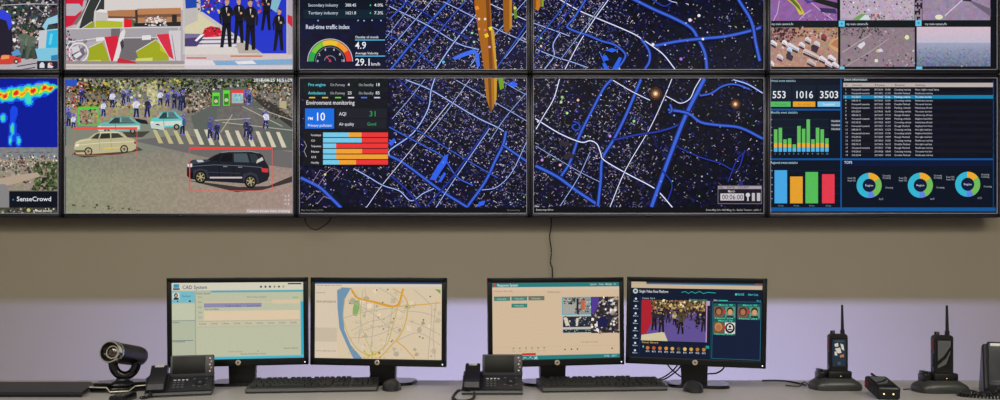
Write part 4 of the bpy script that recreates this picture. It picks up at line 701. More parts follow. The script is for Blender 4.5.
def pic_citymap(x0, y0, x1, y1):
    p = Pic(x0, y0, x1, y1, (222, 202, 172)); g = p.rd
    p.blobs(352, 290, 440, 356, 60, [(214, 196, 166), (208, 196, 162), (216, 198, 172)], 1.5, 4)
    p.rect(x0, y0, x1, y0+1.6, (40, 86, 138)); p.rect(x0, y0+1.6, x1, y0+4.4, (222, 208, 190)); p.text(317, y0+3.6, 'City plan dispatch view window', 1.4, (110, 110, 110), 26)
    p.poly((116, 150, 178), 342, 287, 352, 287.5, 346.5, 297.5, 344, 312, 345.5, 330, 352, 345, 364, 359, 355, 359, 348, 345, 340.5, 328, 338.6, 308, 339.5, 294)
    p.rect(x0, y0+4.4, 338, y1, (222, 204, 180)); p.poly((116, 150, 178), 338, 290, 341, 288, 342, 300, 338.6, 310)
    for y in (293, 301.5, 302.5, 329, 337, 352): p.text(317, y, 'Search nearby places list', 1.4, (140, 124, 104), 9 if y == 293 else 20)
    p.rect(x0, 328, 338, 342, (206, 190, 166)); p.poly((140, 176, 104), 356, 300, 361, 300, 360.5, 309, 358, 316, 354, 315, 354, 308); p.poly((110, 168, 84), 435, 288, 441, 289, 441, 293)
    gy = (186, 176, 158)
    for q in ((352, 331, 370, 322, 390, 316, 404, 300), (345, 318, 365, 312, 392, 308, 406, 312), (360, 343, 362, 320, 360, 300, 354, 290), (372, 352, 374, 330, 376, 303), (385, 350, 390, 330, 394, 306), (349, 300, 372, 312, 398, 332, 404, 330), (350, 338, 374, 336, 400, 326), (415, 289, 430, 302.5, 432.5, 312, 429, 358), (404, 310, 425, 312, 441, 318), (410, 320, 426, 326, 441, 334), (398, 340, 420, 332, 441, 344), (380, 287, 396, 297, 402, 306), (437, 300, 434, 330, 436, 358), (366, 330, 380, 326, 396, 328), (366, 288, 368, 302, 366, 318)): p.line(gy, .7, *[c for a in spline([(q[i], q[i+1], 0) for i in range(0, len(q), 2)], 4) for c in (a[0], a[1])])
    p.blobs(352, 300, 404, 352, 130, [(200, 190, 140), (206, 186, 140), (196, 196, 152), (196, 184, 160), (212, 194, 146)], .4, 1.0)
    def rd(c, w, *q): p.line(c, w, *[v for a in spline([(q[i], q[i+1], 0) for i in range(0, len(q), 2)], 5) for v in (a[0], a[1])])
    rd((220, 168, 60), 1.0, 352.5, 288, 359, 297, 380, 302, 397, 305.5, 420, 304, 441, 301.8); rd((220, 160, 50), 1.8, 352, 288, 358.5, 297.3, 378, 302); rd((222, 158, 48), 2.0, 371, 300.5, 397, 305.5, 404.5, 288); rd((212, 176, 96), 1.3, 394, 288, 405, 295, 409, 307, 404, 330, 391, 347, 381, 358); rd((206, 180, 110), 1.1, 399, 306, 394, 326, 388, 344, 372, 357)
    rd((218, 166, 70), 1.0, 397, 340, 406, 347, 416, 358); rd((196, 176, 120), .9, 346, 298, 344.5, 318, 350, 336, 360, 350, 374, 357); rd((190, 186, 120), .8, 364, 290, 362, 318, 368, 340, 376, 356)
    p.blobs(366, 351, 381, 357, 26, [(214, 196, 60), (222, 206, 90), (190, 160, 60)], .8, 1.7)
    p.up()
    for x, y in ((378, 289.5), (389, 289), (431, 295.6), (395, 318), (385, 328.5), (424.5, 319), (421, 336), (424, 337.2), (351, 303), (393, 341), (408, 306), (384, 302)): p.disc((110, 120, 90), x, y, .9, 6)
    for k in range(7): p.text(361+k*4, 358, 'o', 1.6, (60, 90, 70))
    return p
def pic_response(x0, y0, x1, y1):
    p = Pic(x0, y0, x1, y1, (216, 190, 160)); g = p.rd; tl = (38, 128, 128)
    p.rect(x0, y0, x1, 287, tl); p.rect(x0, y0, x1, y0+.6, (84, 110, 110)); p.disc((200, 70, 60), 494.4, 285, 1.6, 8, up=True); p.text(497, 286.2, 'Response System', 2.6, (235, 240, 235), 20)
    for x, t, w in ((588.5, 'Operator', 7), (598, 'Setup', 4.5), (604.5, 'Message', 6.5), (613, 'X', 2)): p.text(x, 285.4, t, 1.8, (205, 220, 215), w)
    p.rect(x0, 287, x1, 290.2, (220, 196, 168)); p.text(494, 291.5, 'Home view list', 1.6, (200, 110, 80), 18); p.text(546, 293, 'Waiting alarm', 1.8, (150, 130, 110), 13)
    for a, b, y, c in ((493.6, 509.4, 296.6, (70, 134, 122)), (510.6, 526, 296.4, (64, 132, 122)), (527.2, 543, 296.4, (110, 120, 100)), (510.6, 526, 303.5, (60, 134, 122))): p.rect(a, y, b, y+4, c); p.text(a+3, y+2.9, 'Handle', 1.7, (180, 200, 185), 9)
    p.rect(493.6, 296.2, 543, 296.6, (90, 90, 80))
    p.rect(560.4, 297.5, 617.5, 334.5, (196, 190, 184)); p.rect(560.4, 297.5, 589.5, 315.4, (60, 170, 190)); p.rect(561.2, 298.2, 589, 314.6, (172, 168, 160)); p.blobs(561.5, 298.5, 574, 304, 50, [(24, 40, 34), (60, 70, 60), (180, 180, 170), (40, 70, 50)], .6, 1.7); p.rect(574, 298.2, 589, 314.6, (150, 150, 150)); p.blobs(574, 298.6, 588.6, 314, 60, [(200, 200, 196), (54, 54, 60), (120, 110, 104)], .6, 1.8); p.poly((200, 104, 60), 579.5, 301, 583, 300.5, 583.4, 310.5, 579.5, 311); p.rect(575, 299, 577, 313, (40, 40, 44))
    p.rect(561.2, 317.2, 589.5, 328, (40, 44, 60)); p.blobs(561.5, 317.5, 589, 327.5, 60, [(30, 30, 40), (60, 62, 74), (150, 150, 150), (230, 226, 220)], .6, 1.6); p.poly((220, 206, 180), 562, 318, 565, 318, 568, 326, 564, 327); p.poly((216, 206, 190), 574.5, 319, 577, 319, 576, 327, 574, 327); p.rect(561.2, 330.4, 589.5, 333.6, (30, 44, 46)); p.blobs(562, 330.5, 589, 333.5, 30, [(180, 190, 180), (60, 80, 76)], .4, .9)
    p.rect(589.5, 297.5, 617.5, 334.5, (52, 46, 50)); p.blobs(590, 298, 617, 334, 260, [(226, 220, 214), (50, 44, 48), (90, 78, 72), (30, 28, 36), (180, 160, 140), (36, 40, 80)], .8, 2.3); p.poly((84, 60, 150), 590, 298, 598, 298, 597, 306, 593, 314, 590, 314); p.poly((30, 30, 76), 596, 320, 603, 317, 607, 322, 605, 329, 596, 328)
    p.rect(x0, 347, x1, 347.3, (196, 176, 150))
    for k in range(6): p.disc((150, 140, 110), 512.3+k*6, 348.4, .9, 6, up=True); p.text(511+k*6, 351.6, 'File', 1, (160, 150, 130), 3)
    for x in (563, 569.5, 575.5, 610.5): p.disc((90, 96, 76), x, 350.4, .9, 6, up=True)
    p.text(579, 344, 'Call number record time', 1.5, (150, 130, 110), 17); p.rect(x0, 356, x1, y1, tl); p.rect(x0, 355.6, x1, 356, (200, 180, 150)); p.rect(520.4, 353.4, 534, 355.6, (206, 50, 40)); p.blobs(521, 357, 537, 359.6, 22, [(210, 225, 220), (150, 200, 200)], .5, 1); p.text(602, 358.8, '17:02   2017', 1.8, (215, 225, 220), 13)
    return p
def pic_faces(x0, y0, x1, y1):
    p = Pic(x0, y0, x1, y1, (15, 26, 50)); g = p.rd
    p.rect(x0, y0, x1, y0+1.5, (48, 52, 66)); p.rect(x0, y0+2.4, x1, y0+6.5, (204, 182, 152)); p.rect(x0, y0+1.3, x1, y0+2.6, (66, 120, 160)); p.rect(x0, y0, 644, y0+2.6, (196, 180, 150)); p.rect(752, y0, x1, y0+1.2, (140, 60, 60))
    p.disc((190, 206, 200), 633, 292.4, 2.7, 12, up=True); p.disc((60, 90, 90), 633, 292.4, 1.3, 8, up=True); p.text(637, 293.8, 'Single Video Face Platform', 2.8, (225, 230, 228), 29.5)
    p.line((40, 170, 170), .7, 680, 293, 684, 292, 687, 294, 690, 292, 694, 293.6, 698, 291.6, 702, 293.8, 706, 292.4, 714, 293); p.text(733, 295, 'ONLINE', 2.2, (70, 200, 200), 9); p.text(745.5, 295, 'Alert List', 2.2, (70, 200, 200), 10); p.disc((90, 210, 200), 734, 294.2, 1, 7, up=True)
    for k in range(8): p.disc((214, 222, 228), 633.6, 300.4+7.7*k, 1.2, 6, up=True); p.text(631, 303.6+7.7*k, 'Menu', 1.4, (180, 190, 200), 5.2)
    p.rect(638, 297.5, 638.3, 360, (30, 60, 90)); p.text(640, 300.5, 'Camera  No 4', 1.7, (190, 196, 200), 13)
    p.rect(639.5, 301.3, 708.5, 343.6, (100, 82, 150)); p.rect(639.5, 301.3, 708.5, 312, (110, 96, 60)); p.blobs(645, 301.5, 708, 312, 330, [(206, 176, 110), (150, 110, 70), (60, 48, 44), (225, 206, 160), (120, 60, 50), (40, 34, 36)], .6, 1.7)
    p.blobs(648, 309, 708, 328, 240, [(40, 34, 44), (64, 50, 58), (30, 28, 36), (96, 70, 70), (80, 60, 90)], .8, 2.4, lambda x, y: y < 322+6*math.sin(x*.3)); p.poly((212, 200, 160), 640, 338, 663, 334, 667, 343.6, 639.5, 343.6); p.poly((176, 34, 48), 639.5, 301.3, 648, 301.3, 651, 310, 650, 326, 645, 336, 639.5, 338)
    for x, y, h, c in ((653, 333, 26, (44, 36, 46)), (660.5, 335, 27, (36, 32, 40)), (667, 325, 17, (44, 36, 50)), (673.5, 327, 15, (190, 176, 110)), (680, 336, 27, (74, 66, 40)), (690, 322, 14, (50, 40, 50)), (697, 325, 17, (40, 34, 44)), (703, 333, 25, (30, 28, 36)), (686, 320, 12, (60, 50, 56))): p.person(x, y, h, c, (200, 150, 100), (30, 28, 38), 1)
    p.blobs(649, 304, 706, 316, 120, [(214, 180, 110), (60, 44, 40), (150, 110, 70), (34, 30, 34)], .5, 1.3); p.blobs(655, 316, 704, 330, 60, [(40, 34, 44), (110, 80, 90), (30, 28, 36)], .5, 1.2)
    p.rect(705, 301.3, 708.5, 343.6, (190, 160, 200)); p.rect(706, 306, 708.5, 343.6, (30, 26, 40)); p.text(688, 301, 'Realtime monitor', 1.6, (60, 190, 170), 18)
    p.text(640.5, 346.4, 'Faces library', 2, (206, 170, 110), 17); p.rect(705, 347, 708.6, 350, (40, 150, 140))
    for k in range(10): p.disc([(206, 120, 60), (190, 90, 50), (214, 110, 60), (206, 150, 60), (220, 170, 90), (90, 80, 50), (230, 190, 110), (214, 160, 80), (180, 120, 60), (190, 130, 60)][k], 646.6+6.3*k, 350.9, 1.8, 12, 2.3, up=True); p.poly((40, 30, 26), 644.7+6.3*k, 350.2, 645.2+6.3*k, 348.4, 646.6+6.3*k, 347.8, 648+6.3*k, 348.4, 648.5+6.3*k, 350.2, 646.6+6.3*k, 349.3); p.text(644.8+6.3*k, 355.6, '8%d' % (70+k), 1.6, (214, 218, 224), 3.6)
    p.poly((120, 200, 210), 641, 350, 642.6, 348.6, 642.6, 351.4); p.rect(709.6, 299, 710, 360, (22, 80, 90)); p.box(711, 301.2, 758.6, 360, .5, (40, 110, 130)); p.rect(711.5, 301.7, 758.1, 359.5, (18, 30, 58)); p.text(712, 301, 'Alarm', 1.8, (205, 210, 210), 4); p.rect(717, 300, 726, 301, (60, 190, 160)); p.text(754, 300.8, 'More', 1.5, (70, 190, 190), 4)
    for cx, cy, q in ((723, 311.6, 0), (746.6, 311.4, 1), (723, 327.6, 2)):
        p.rect(cx-11, cy-8, cx+11, cy+8, (24, 96, 90)); p.rect(cx-10.6, cy-5, cx-.6, cy+6.4, (110, 90, 70)); p.rect(cx+.6, cy-5, cx+10.6, cy+6.4, (90, 150, 130) if q < 2 else (226, 222, 214))
        p.text(cx-6, cy-5.8, 'Match 98', 1.7, (80, 220, 190), 14); p.disc((70, 40, 34) if q < 2 else (206, 140, 60), cx-5.6, cy-.2, 3.8, 12, 4.4, up=True); p.disc((176, 112, 80), cx-5.6, cy+.4, 2.6, 10, 3.2, up=True)
        if q < 2: p.disc((44, 30, 26), cx+5.6, cy-1, 3.2, 12, 3.6, up=True); p.disc((214, 160, 110), cx+5.6, cy+.4, 2.4, 10, 3, up=True); p.rect(cx+2, cy+4, cx+9, cy+6.4, (40, 50, 60))
        else: p.disc((26, 26, 30), cx+5.6, cy+.7, 4.8, 14, 5.4, up=True); p.disc((232, 228, 222), cx+5.6, cy+.3, 3, 12, 3.6, up=True); p.disc((30, 30, 34), cx+5.6, cy-.8, 1.4, 9, up=True); p.rect(cx+3.6, cy+1.4, cx+7.6, cy+2.8, (30, 30, 34))
        p.disc((206, 50, 50), cx, cy, 1.8, 8, up=True); p.text(cx-9.6, cy+7.6, 'Name 204', 1.5, (120, 220, 190), 18)
    return p
# ------------------------------------------------------------------ the room
def struct(name, c, d, m):
    return MB().box(m, c, d).build(name, kind='structure')
RX, RY0, RH = 4.2, -3.0, 3.4
struct('floor', (0, (RY0+YW)/2, -.05), (2*RX+.4, YW-RY0+.4, .1), M['floor'])
struct('ceiling', (0, (RY0+YW)/2, RH+.05), (2*RX+.4, YW-RY0+.4, .1), M['ceil'])
struct('wall_back', (0, YW+.1, RH/2), (2*RX+.4, .2, RH), M['wall'])
struct('wall_left', (-RX-.1, (RY0+YW)/2, RH/2), (.2, YW-RY0, RH), M['room'])
struct('wall_right', (RX+.1, (RY0+YW)/2, RH/2), (.2, YW-RY0, RH), M['room'])
struct('wall_front', (0, RY0-.1, RH/2), (2*RX+.4, .2, RH), M['room'])
struct('baseboard_back', (0, YW-.008, .05), (2*RX, .016, .1), M['room'])

# ------------------------------------------------------------------ the long desk
desk = empty('control_desk', (0, 2.3, 0), label='long pale laminate desk running under all the monitors and phones', cat='desk')
YB, YF, DW = 2.835, 1.75, 4.7
mb = MB(); mb.box(M['desk'], (0, (YB+YF)/2-2.3, DESK-.02), (DW, YB-YF, .04), .004); mb.build('tabletop', desk)
for x in (-2.3, -.77, .77, 2.3):
    MB().box(M['desk'], (x, -.15, (DESK-.04)/2), (.03, .72, DESK-.04), .003).build('side_panel', desk)
MB().box(M['grey'], (0, .13, .563), (4.5, .04, .05), .004).build('light_rail', desk, label='grey rail under the desk that carries the strip light')

# ------------------------------------------------------------------ the wall of displays
E = [-173, 61.8, 296.3, 530.2, 767.3, 1000.5]; ROW = [(-69.5, 73.7), (74.2, 217.4)]
PICS = {(0, 0): pic_crowd, (1, 0): pic_booth, (2, 0): pic_traffic, (3, 0): pic_ring_map, (4, 0): pic_cameras,
        (0, 1): pic_heat, (1, 1): pic_street, (2, 1): pic_environment, (3, 1): pic_river_map, (4, 1): pic_dashboard}
LAB = {(0, 0): 'wall display at the upper left corner showing an indoor crowd and a cyan kiosk',
       (1, 0): 'upper wall display showing a red and olive showroom stand and visitors in suits',
       (2, 0): 'upper wall display showing a dark traffic map with a rainbow gauge panel',
       (3, 0): 'upper wall display showing only a dark map with blue curving ring roads',
       (4, 0): 'upper wall display showing a grid of six road camera views',
       (0, 1): 'lower wall display showing a blue heat map above a crowd picture',
       (1, 1): 'lower wall display showing a street crossing with a dark car boxed in red',
       (2, 1): 'lower wall display showing a dark map with an environment panel and stacked bars',
       (3, 1): 'lower wall display showing a dark map with small grey date control at its corner',
       (4, 1): 'lower wall display showing an event dashboard with bar charts and three ring charts'}
def display(i, j):
    x0, x1 = X(E[i]+.25, YD), X(E[i+1]-.25, YD); z1, z0 = Z(ROW[j][0]+.1, YD), Z(ROW[j][1]-.1, YD)
    W, H = x1-x0, z1-z0; k = YD/F
    o = empty('wall_display', ((x0+x1)/2, YD, (z0+z1)/2), label=LAB[i, j], cat='display screen', group='displays mounted on the wall in two rows')
    l, r, t, b = 2.7*k, 3.0*k, 3.5*k, 3.7*k
    m = MB(); m.box(M['frame'], (-W/2+l/2, .02, 0), (l, .04, H), .003); m.box(M['frame'], (W/2-r/2, .02, 0), (r, .04, H), .003)
    m.box(M['frame'], (0, .02, H/2-t/2), (W, .04, t), .003); m.box(M['frame'], (0, .02, -H/2+b/2), (W, .04, b), .003)
    fr = m.build('frame', o)
    w, h, cx, cz = W-l-r, H-t-b, (l-r)/2, (b-t)/2; q = .55*k
    m = MB()
    for c, d in (((cx, -.0005, cz-h/2+q/2), (w, .006, q)), ((cx, -.0005, cz+h/2-q/2), (w, .006, q*.8)), ((cx-w/2+q/2, -.0005, cz), (q*.7, .006, h)), ((cx+w/2-q/2, -.0005, cz), (q*.7, .006, h))): m.box(M['lip'], c, d)
    m.build('inner_trim', fr, label='thin light grey edge strip')
    m = MB(); m.box(M['body'], (0, .08, 0), (W-.02, .08, H-.02), .004); m.build('casing', o)
    p = PICS[i, j](E[i]+3.0, ROW[j][0]+3.8, E[i+1]-3.4, ROW[j][1]-4.0)
    s = p.build(o, w-q*.6, h-q, M['wallscreen']); s.location = (cx, .010, cz)
    if j == 1:
        MB().box(M['gloss'], (0, -.001, -H/2+b*.4), (.028, .006, .006), .001).build('status_window', o)
for i in range(5):
    for j in range(2): display(i, j)

def cable(name, pts, r, label, cat='cable', group=None, n=8):
    return MB().tube(M['rubber'], spline(pts, 8), r, n).build(name, label=label, cat=cat, group=group)
cable('cable_loop', [(X(304.5, 3.77), 3.78, Z(214, 3.78)), (X(305.4, 3.77), 3.775, Z(221, 3.77)), (X(309.5, 3.76), 3.765, Z(227.5, 3.77)), (X(316, 3.76), 3.765, Z(229.6, 3.77)), (X(323, 3.76), 3.77, Z(226, 3.77)), (X(329, 3.76), 3.775, Z(220.5, 3.77)), (X(331, 3.77), 3.78, Z(214, 3.78))], .0032,
      'short black cable loop hanging below the environment map display')
cable('hanging_cable', [(X(551.5, 3.8), 3.82, Z(214, 3.8)), (X(551.5, 3.8), 3.825, Z(226, 3.8)), (X(550, 3.8), 3.83, Z(237, 3.8)), (X(551.8, 3.8), 3.832, Z(250, 3.8)), (X(551, 3.8), 3.832, Z(263, 3.8)), (X(553, 3.8), 3.832, Z(278, 3.8)), (.27, 3.83, .7), (.275, 3.82, .25), (.3, 3.78, .006)], .0032,
      'thin black cable hanging down the wall behind the monitors')

# ------------------------------------------------------------------ desk monitors
def monitor(pc, Y, yaw, roll, picf, rect, label, foot_dx=0, fy=.02, W=.5):
    H = .3245; zc = .828+H/2-DESK
    x = X(pc, Y)
    o = empty('desktop_monitor', (x, Y, DESK), R(yaw), label=label, cat='monitor', group='desktop monitors on the desk')
    def put(q): q.location = (0, 0, zc); q.rotation_euler = (0, R(roll), 0); return q
    bz, tz, sz = .026, .0185, .0165
    m = MB()
    m.box(M['bezel'], (-W/2+sz/2, .012, 0), (sz, .024, H), .0025); m.box(M['bezel'], (W/2-sz/2, .012, 0), (sz, .024, H), .0025)
    m.box(M['bezel'], (0, .012, H/2-tz/2), (W, .024, tz), .0025); m.box(M['bezel'], (0, .012, -H/2+bz/2), (W, .024, bz), .0025)
    put(m.build('bezel', o))
    m = MB(); m.box(M['body'], (0, .026, 0), (W-.012, .02, H-.012), .006); m.box(M['body'], (0, .043, -.01), (W*.62, .03, H*.66), .012)
    for k in range(7): m.box(M['gloss'], (0, .0585, .03+k*.009), (W*.4, .002, .003))
    put(m.build('back_shell', o))
    p = picf(*rect); s = p.build(o, W-2*sz+.001, H-bz-tz+.001, M['monscreen']); put(s)
    s.location = (0, .006, zc+(bz-tz)/2)
    m = MB(); m.lathe(M['logo'], [(0, 0), (.0088, 0), (.0098, .0012), (.0088, .002), (0, .002)], 28, axis='y')
    m.box(M['bezel'], (0, -.0022, .0004), (.0075, .0012, .0016)); m.box(M['bezel'], (-.002, -.0022, .0002), (.0016, .0012, .0095), T=Matrix.Rotation(R(15), 4, 'Y')); m.box(M['bezel'], (.0022, -.0022, .0002), (.0016, .0012, .0075), T=Matrix.Rotation(R(15), 4, 'Y'))
    lg = m.build('maker_badge', o, label='small round pale badge'); lg.location = (0, -.0002, zc-H/2+bz*.5)
    m = MB(); m.box(M['led'], (W/2-.012, -.0005, -H/2+.010), (.004, .002, .004), .0005); put(m.build('power_light', o))
    # stand
    m = MB(); T = Matrix.Translation((0, 0, 0))
    m.prism(M['body'], [(-.043, .085), (-.049, .07), (-.047, .004), (.047, .004), (.049, .07), (.043, .085), (.043, .19), (-.043, .19)], 'y', .066, .092)
    m.box(M['body'], (0, .072, .17), (.10, .05, .10), .008)
    m.build('stand_neck', o)
    m = MB(); out = rrect(.225, .165, .05, 8, foot_dx, fy+.0825)
    m.prism(M['gloss'], out, 'z', .0005, .008); m.prism(M['gloss'], [(foot_dx+(a-foot_dx)*.97, .0825+fy+(b-.0825-fy)*.96) for a, b in out], 'z', .0075, .0115); m.build('stand_base', o)
    return o
m1 = monitor(238.2, 2.63, 8, -.5, pic_dispatch, (172, 283, 305, 361), 'leftmost desk monitor showing a pale green dispatch form', W=.497)
m2 = monitor(377.2, 2.63, -7, .3, pic_citymap, (315.5, 281.8, 442.5, 358.8), 'desk monitor showing a beige city map with a blue river', fy=.038, W=.512)
m3 = monitor(557.2, 2.63, 9, -.5, pic_response, (491.8, 282.5, 618.5, 360), 'desk monitor showing a beige page with teal buttons and small camera pictures', W=.511)
m4 = monitor(695, 2.63, -13, 1.0, pic_faces, (628.5, 282.5, 759.5, 361), 'rightmost desk monitor showing a dark blue page of faces and a crowd picture', foot_dx=.012, fy=-.035, W=.497)
def mcable(mon, pts):
    MB().tube(M['rubber'], spline(pts, 8), .0028, 8).build('cable', mon)
mcable(m4, [(-.10, .05, .10), (-.095, .07, .07), (-.06, .09, .035), (-.02, .11, .012), (.0, .14, .004)])
mcable(m4, [(-.045, .05, .10), (-.07, .08, .06), (-.10, .10, .03), (-.13, .12, .012), (-.15, .15, .004)])
mcable(m4, [(-.03, .05, .10), (-.055, .08, .06), (-.085, .10, .03), (-.11, .12, .012), (-.13, .16, .004)])
mcable(m4, [(.11, .05, .10), (.105, .07, .065), (.08, .08, .045), (.04, .085, .04), (.02, .09, .03)])
mcable(m2, [(-.045, .055, .10), (-.03, .1, .065), (-.06, .13, .03), (-.09, .16, .004)])
mcable(m1, [(.0, .055, .10), (.02, .1, .065), (.03, .13, .03), (.04, .16, .004)])

# ------------------------------------------------------------------ keyboards and mice
def key_mesh(w, d, m):
    b = MB(); a, c = w/2, d/2; i = .0016
    vs = [b.b.verts.new(v) for v in ((-a, -c, 0), (a, -c, 0), (a, c, 0), (-a, c, 0), (-a+i, -c+i*.8, .0062), (a-i, -c+i*.8, .0062), (a-i, c-i*1.6, .0066), (-a+i, c-i*1.6, .0066))]
    fs = [b.b.faces.new([vs[k] for k in q]) for q in ((0, 1, 5, 4), (1, 2, 6, 5), (2, 3, 7, 6), (3, 0, 4, 7), (4, 5, 6, 7), (3, 2, 1, 0))]
    b._fin(vs, fs, m); me = bpy.data.meshes.new('key'); b.b.to_mesh(me); b.b.free(); me.materials.append(m); return me
KM = {}
def keyboard(px, py, rz, label):
    Y = YT(py); W, D = .448, .140
    o = empty('keyboard', (X(px, Y), Y, DESK), R(rz), label=label, cat='keyboard', group='keyboards on the desk')
    m = MB(); m.prism(M['keyb'], [(0, .0006), (D, .0006), (D+.002, .004), (D, .033), (D-.004, .0345), (.012, .0185), (.002, .015), (-.001, .004)], 'x', -W/2, W/2)
    m.prism(M['grey'], [(-.0012, .006), (.0006, .0150), (-.0020, .0140), (-.0030, .0065)], 'x', -W/2+.003, W/2-.003)
    m.build('keyboard_body', o)
    sl = math.atan2(.016, D-.016); u = .0187
    rows = [(5.35, [1]+[-1]+[1]*4+[-.5]+[1]*4+[-.5]+[1]*4), (4, [1]*13+[2]), (3, [1.5]+[1]*12+[1.5]), (2, [1.75]+[1]*11+[2.25]), (1, [2.25]+[1]*10+[2.75]), (0, [1.25]*3+[6.25]+[1.25]*4)]
    K = []
    for r, ks in rows:
        x = 0
        for w in ks:
            if w > 0: K.append((x+w/2, r, w, 1))
            x += abs(w)
    for r in (5.35, 4, 3): K += [(15.7+k, r, 1, 1) for k in range(3)]
    K += [(16.7, 1, 1, 1)]+[(15.7+k, 0, 1, 1) for k in range(3)]
    for r in (4, 3, 2, 1): K += [(19.2+k, r, 1, 1) for k in range(3)]
    K += [(19.7, 0, 2, 1), (21.2, 0, 1, 1), (22.2, 4, 1, 1), (22.2, 2.5, 1, 2), (22.2, .5, 1, 2)]
    for x, r, w, h in K:
        if (w, h) not in KM: KM[w, h] = key_mesh(w*u-.0014, h*u-.0014, M['key'])
        k = link('key', KM[w, h], o); yy = .016+(r+.5)*u*.98
        k.location = (-W/2+.0105+x*u*.995, yy, .0187+(yy-.014)*math.tan(sl)); k.rotation_euler = (sl, 0, 0)
    return o
keyboard(312, 392.6, 7, 'black keyboard below the green dispatch form and the city map monitors')
keyboard(605.5, 391.8, 6, 'black keyboard below the beige page and the faces monitors')
def mouse(px, py, rz, label):
    Y = YT(py)
    o = empty('computer_mouse', (X(px, Y), Y, DESK), R(rz), label=label, cat='mouse', group='mice on the desk')
    b = MB(); n, L = 20, 12; rings = []
    for i in range(L+1):
        t = i/L; y = t*.112; hw = .034*math.sin(PI*min(1, max(0, t*.94+.03)))**.42*(1-.12*abs(t-.6)); hh = .037*math.sin(PI*min(1, t*.86+.07))**.7
        rings.append([b.b.verts.new((hw*math.cos(PI*k/n*1.0), y, .0015+max(0, hh*math.sin(PI*k/n)**.8))) for k in range(n+1)])
    fs = []
    for a, c in zip(rings, rings[1:]):
        for k in range(n): fs.append(b.b.faces.new((a[k], a[k+1], c[k+1], c[k])))
        fs.append(b.b.faces.new((a[n], a[0], c[0], c[n])))
    fs += [b.b.faces.new(rings[0]), b.b.faces.new(rings[-1][::-1])]
    bmesh.ops.recalc_face_normals(b.b, faces=fs); b._fin([v for q in rings for v in q], fs, M['keyb'], None, True)
    b.build('mouse_shell', o)
    b = MB(); b.lathe(M['rubber'], [(0, -.003), (.009, -.003), (.010, 0), (.009, .003), (0, .003)], 20, Matrix.Translation((0, .082, .0275)), axis='x'); b.build('scroll_wheel', o)
    return o
mouse(391.5, 391.8, 8, 'black mouse in front of the city map monitor')
mouse(696.5, 393.6, -4, 'black mouse in front of the dark blue faces monitor')

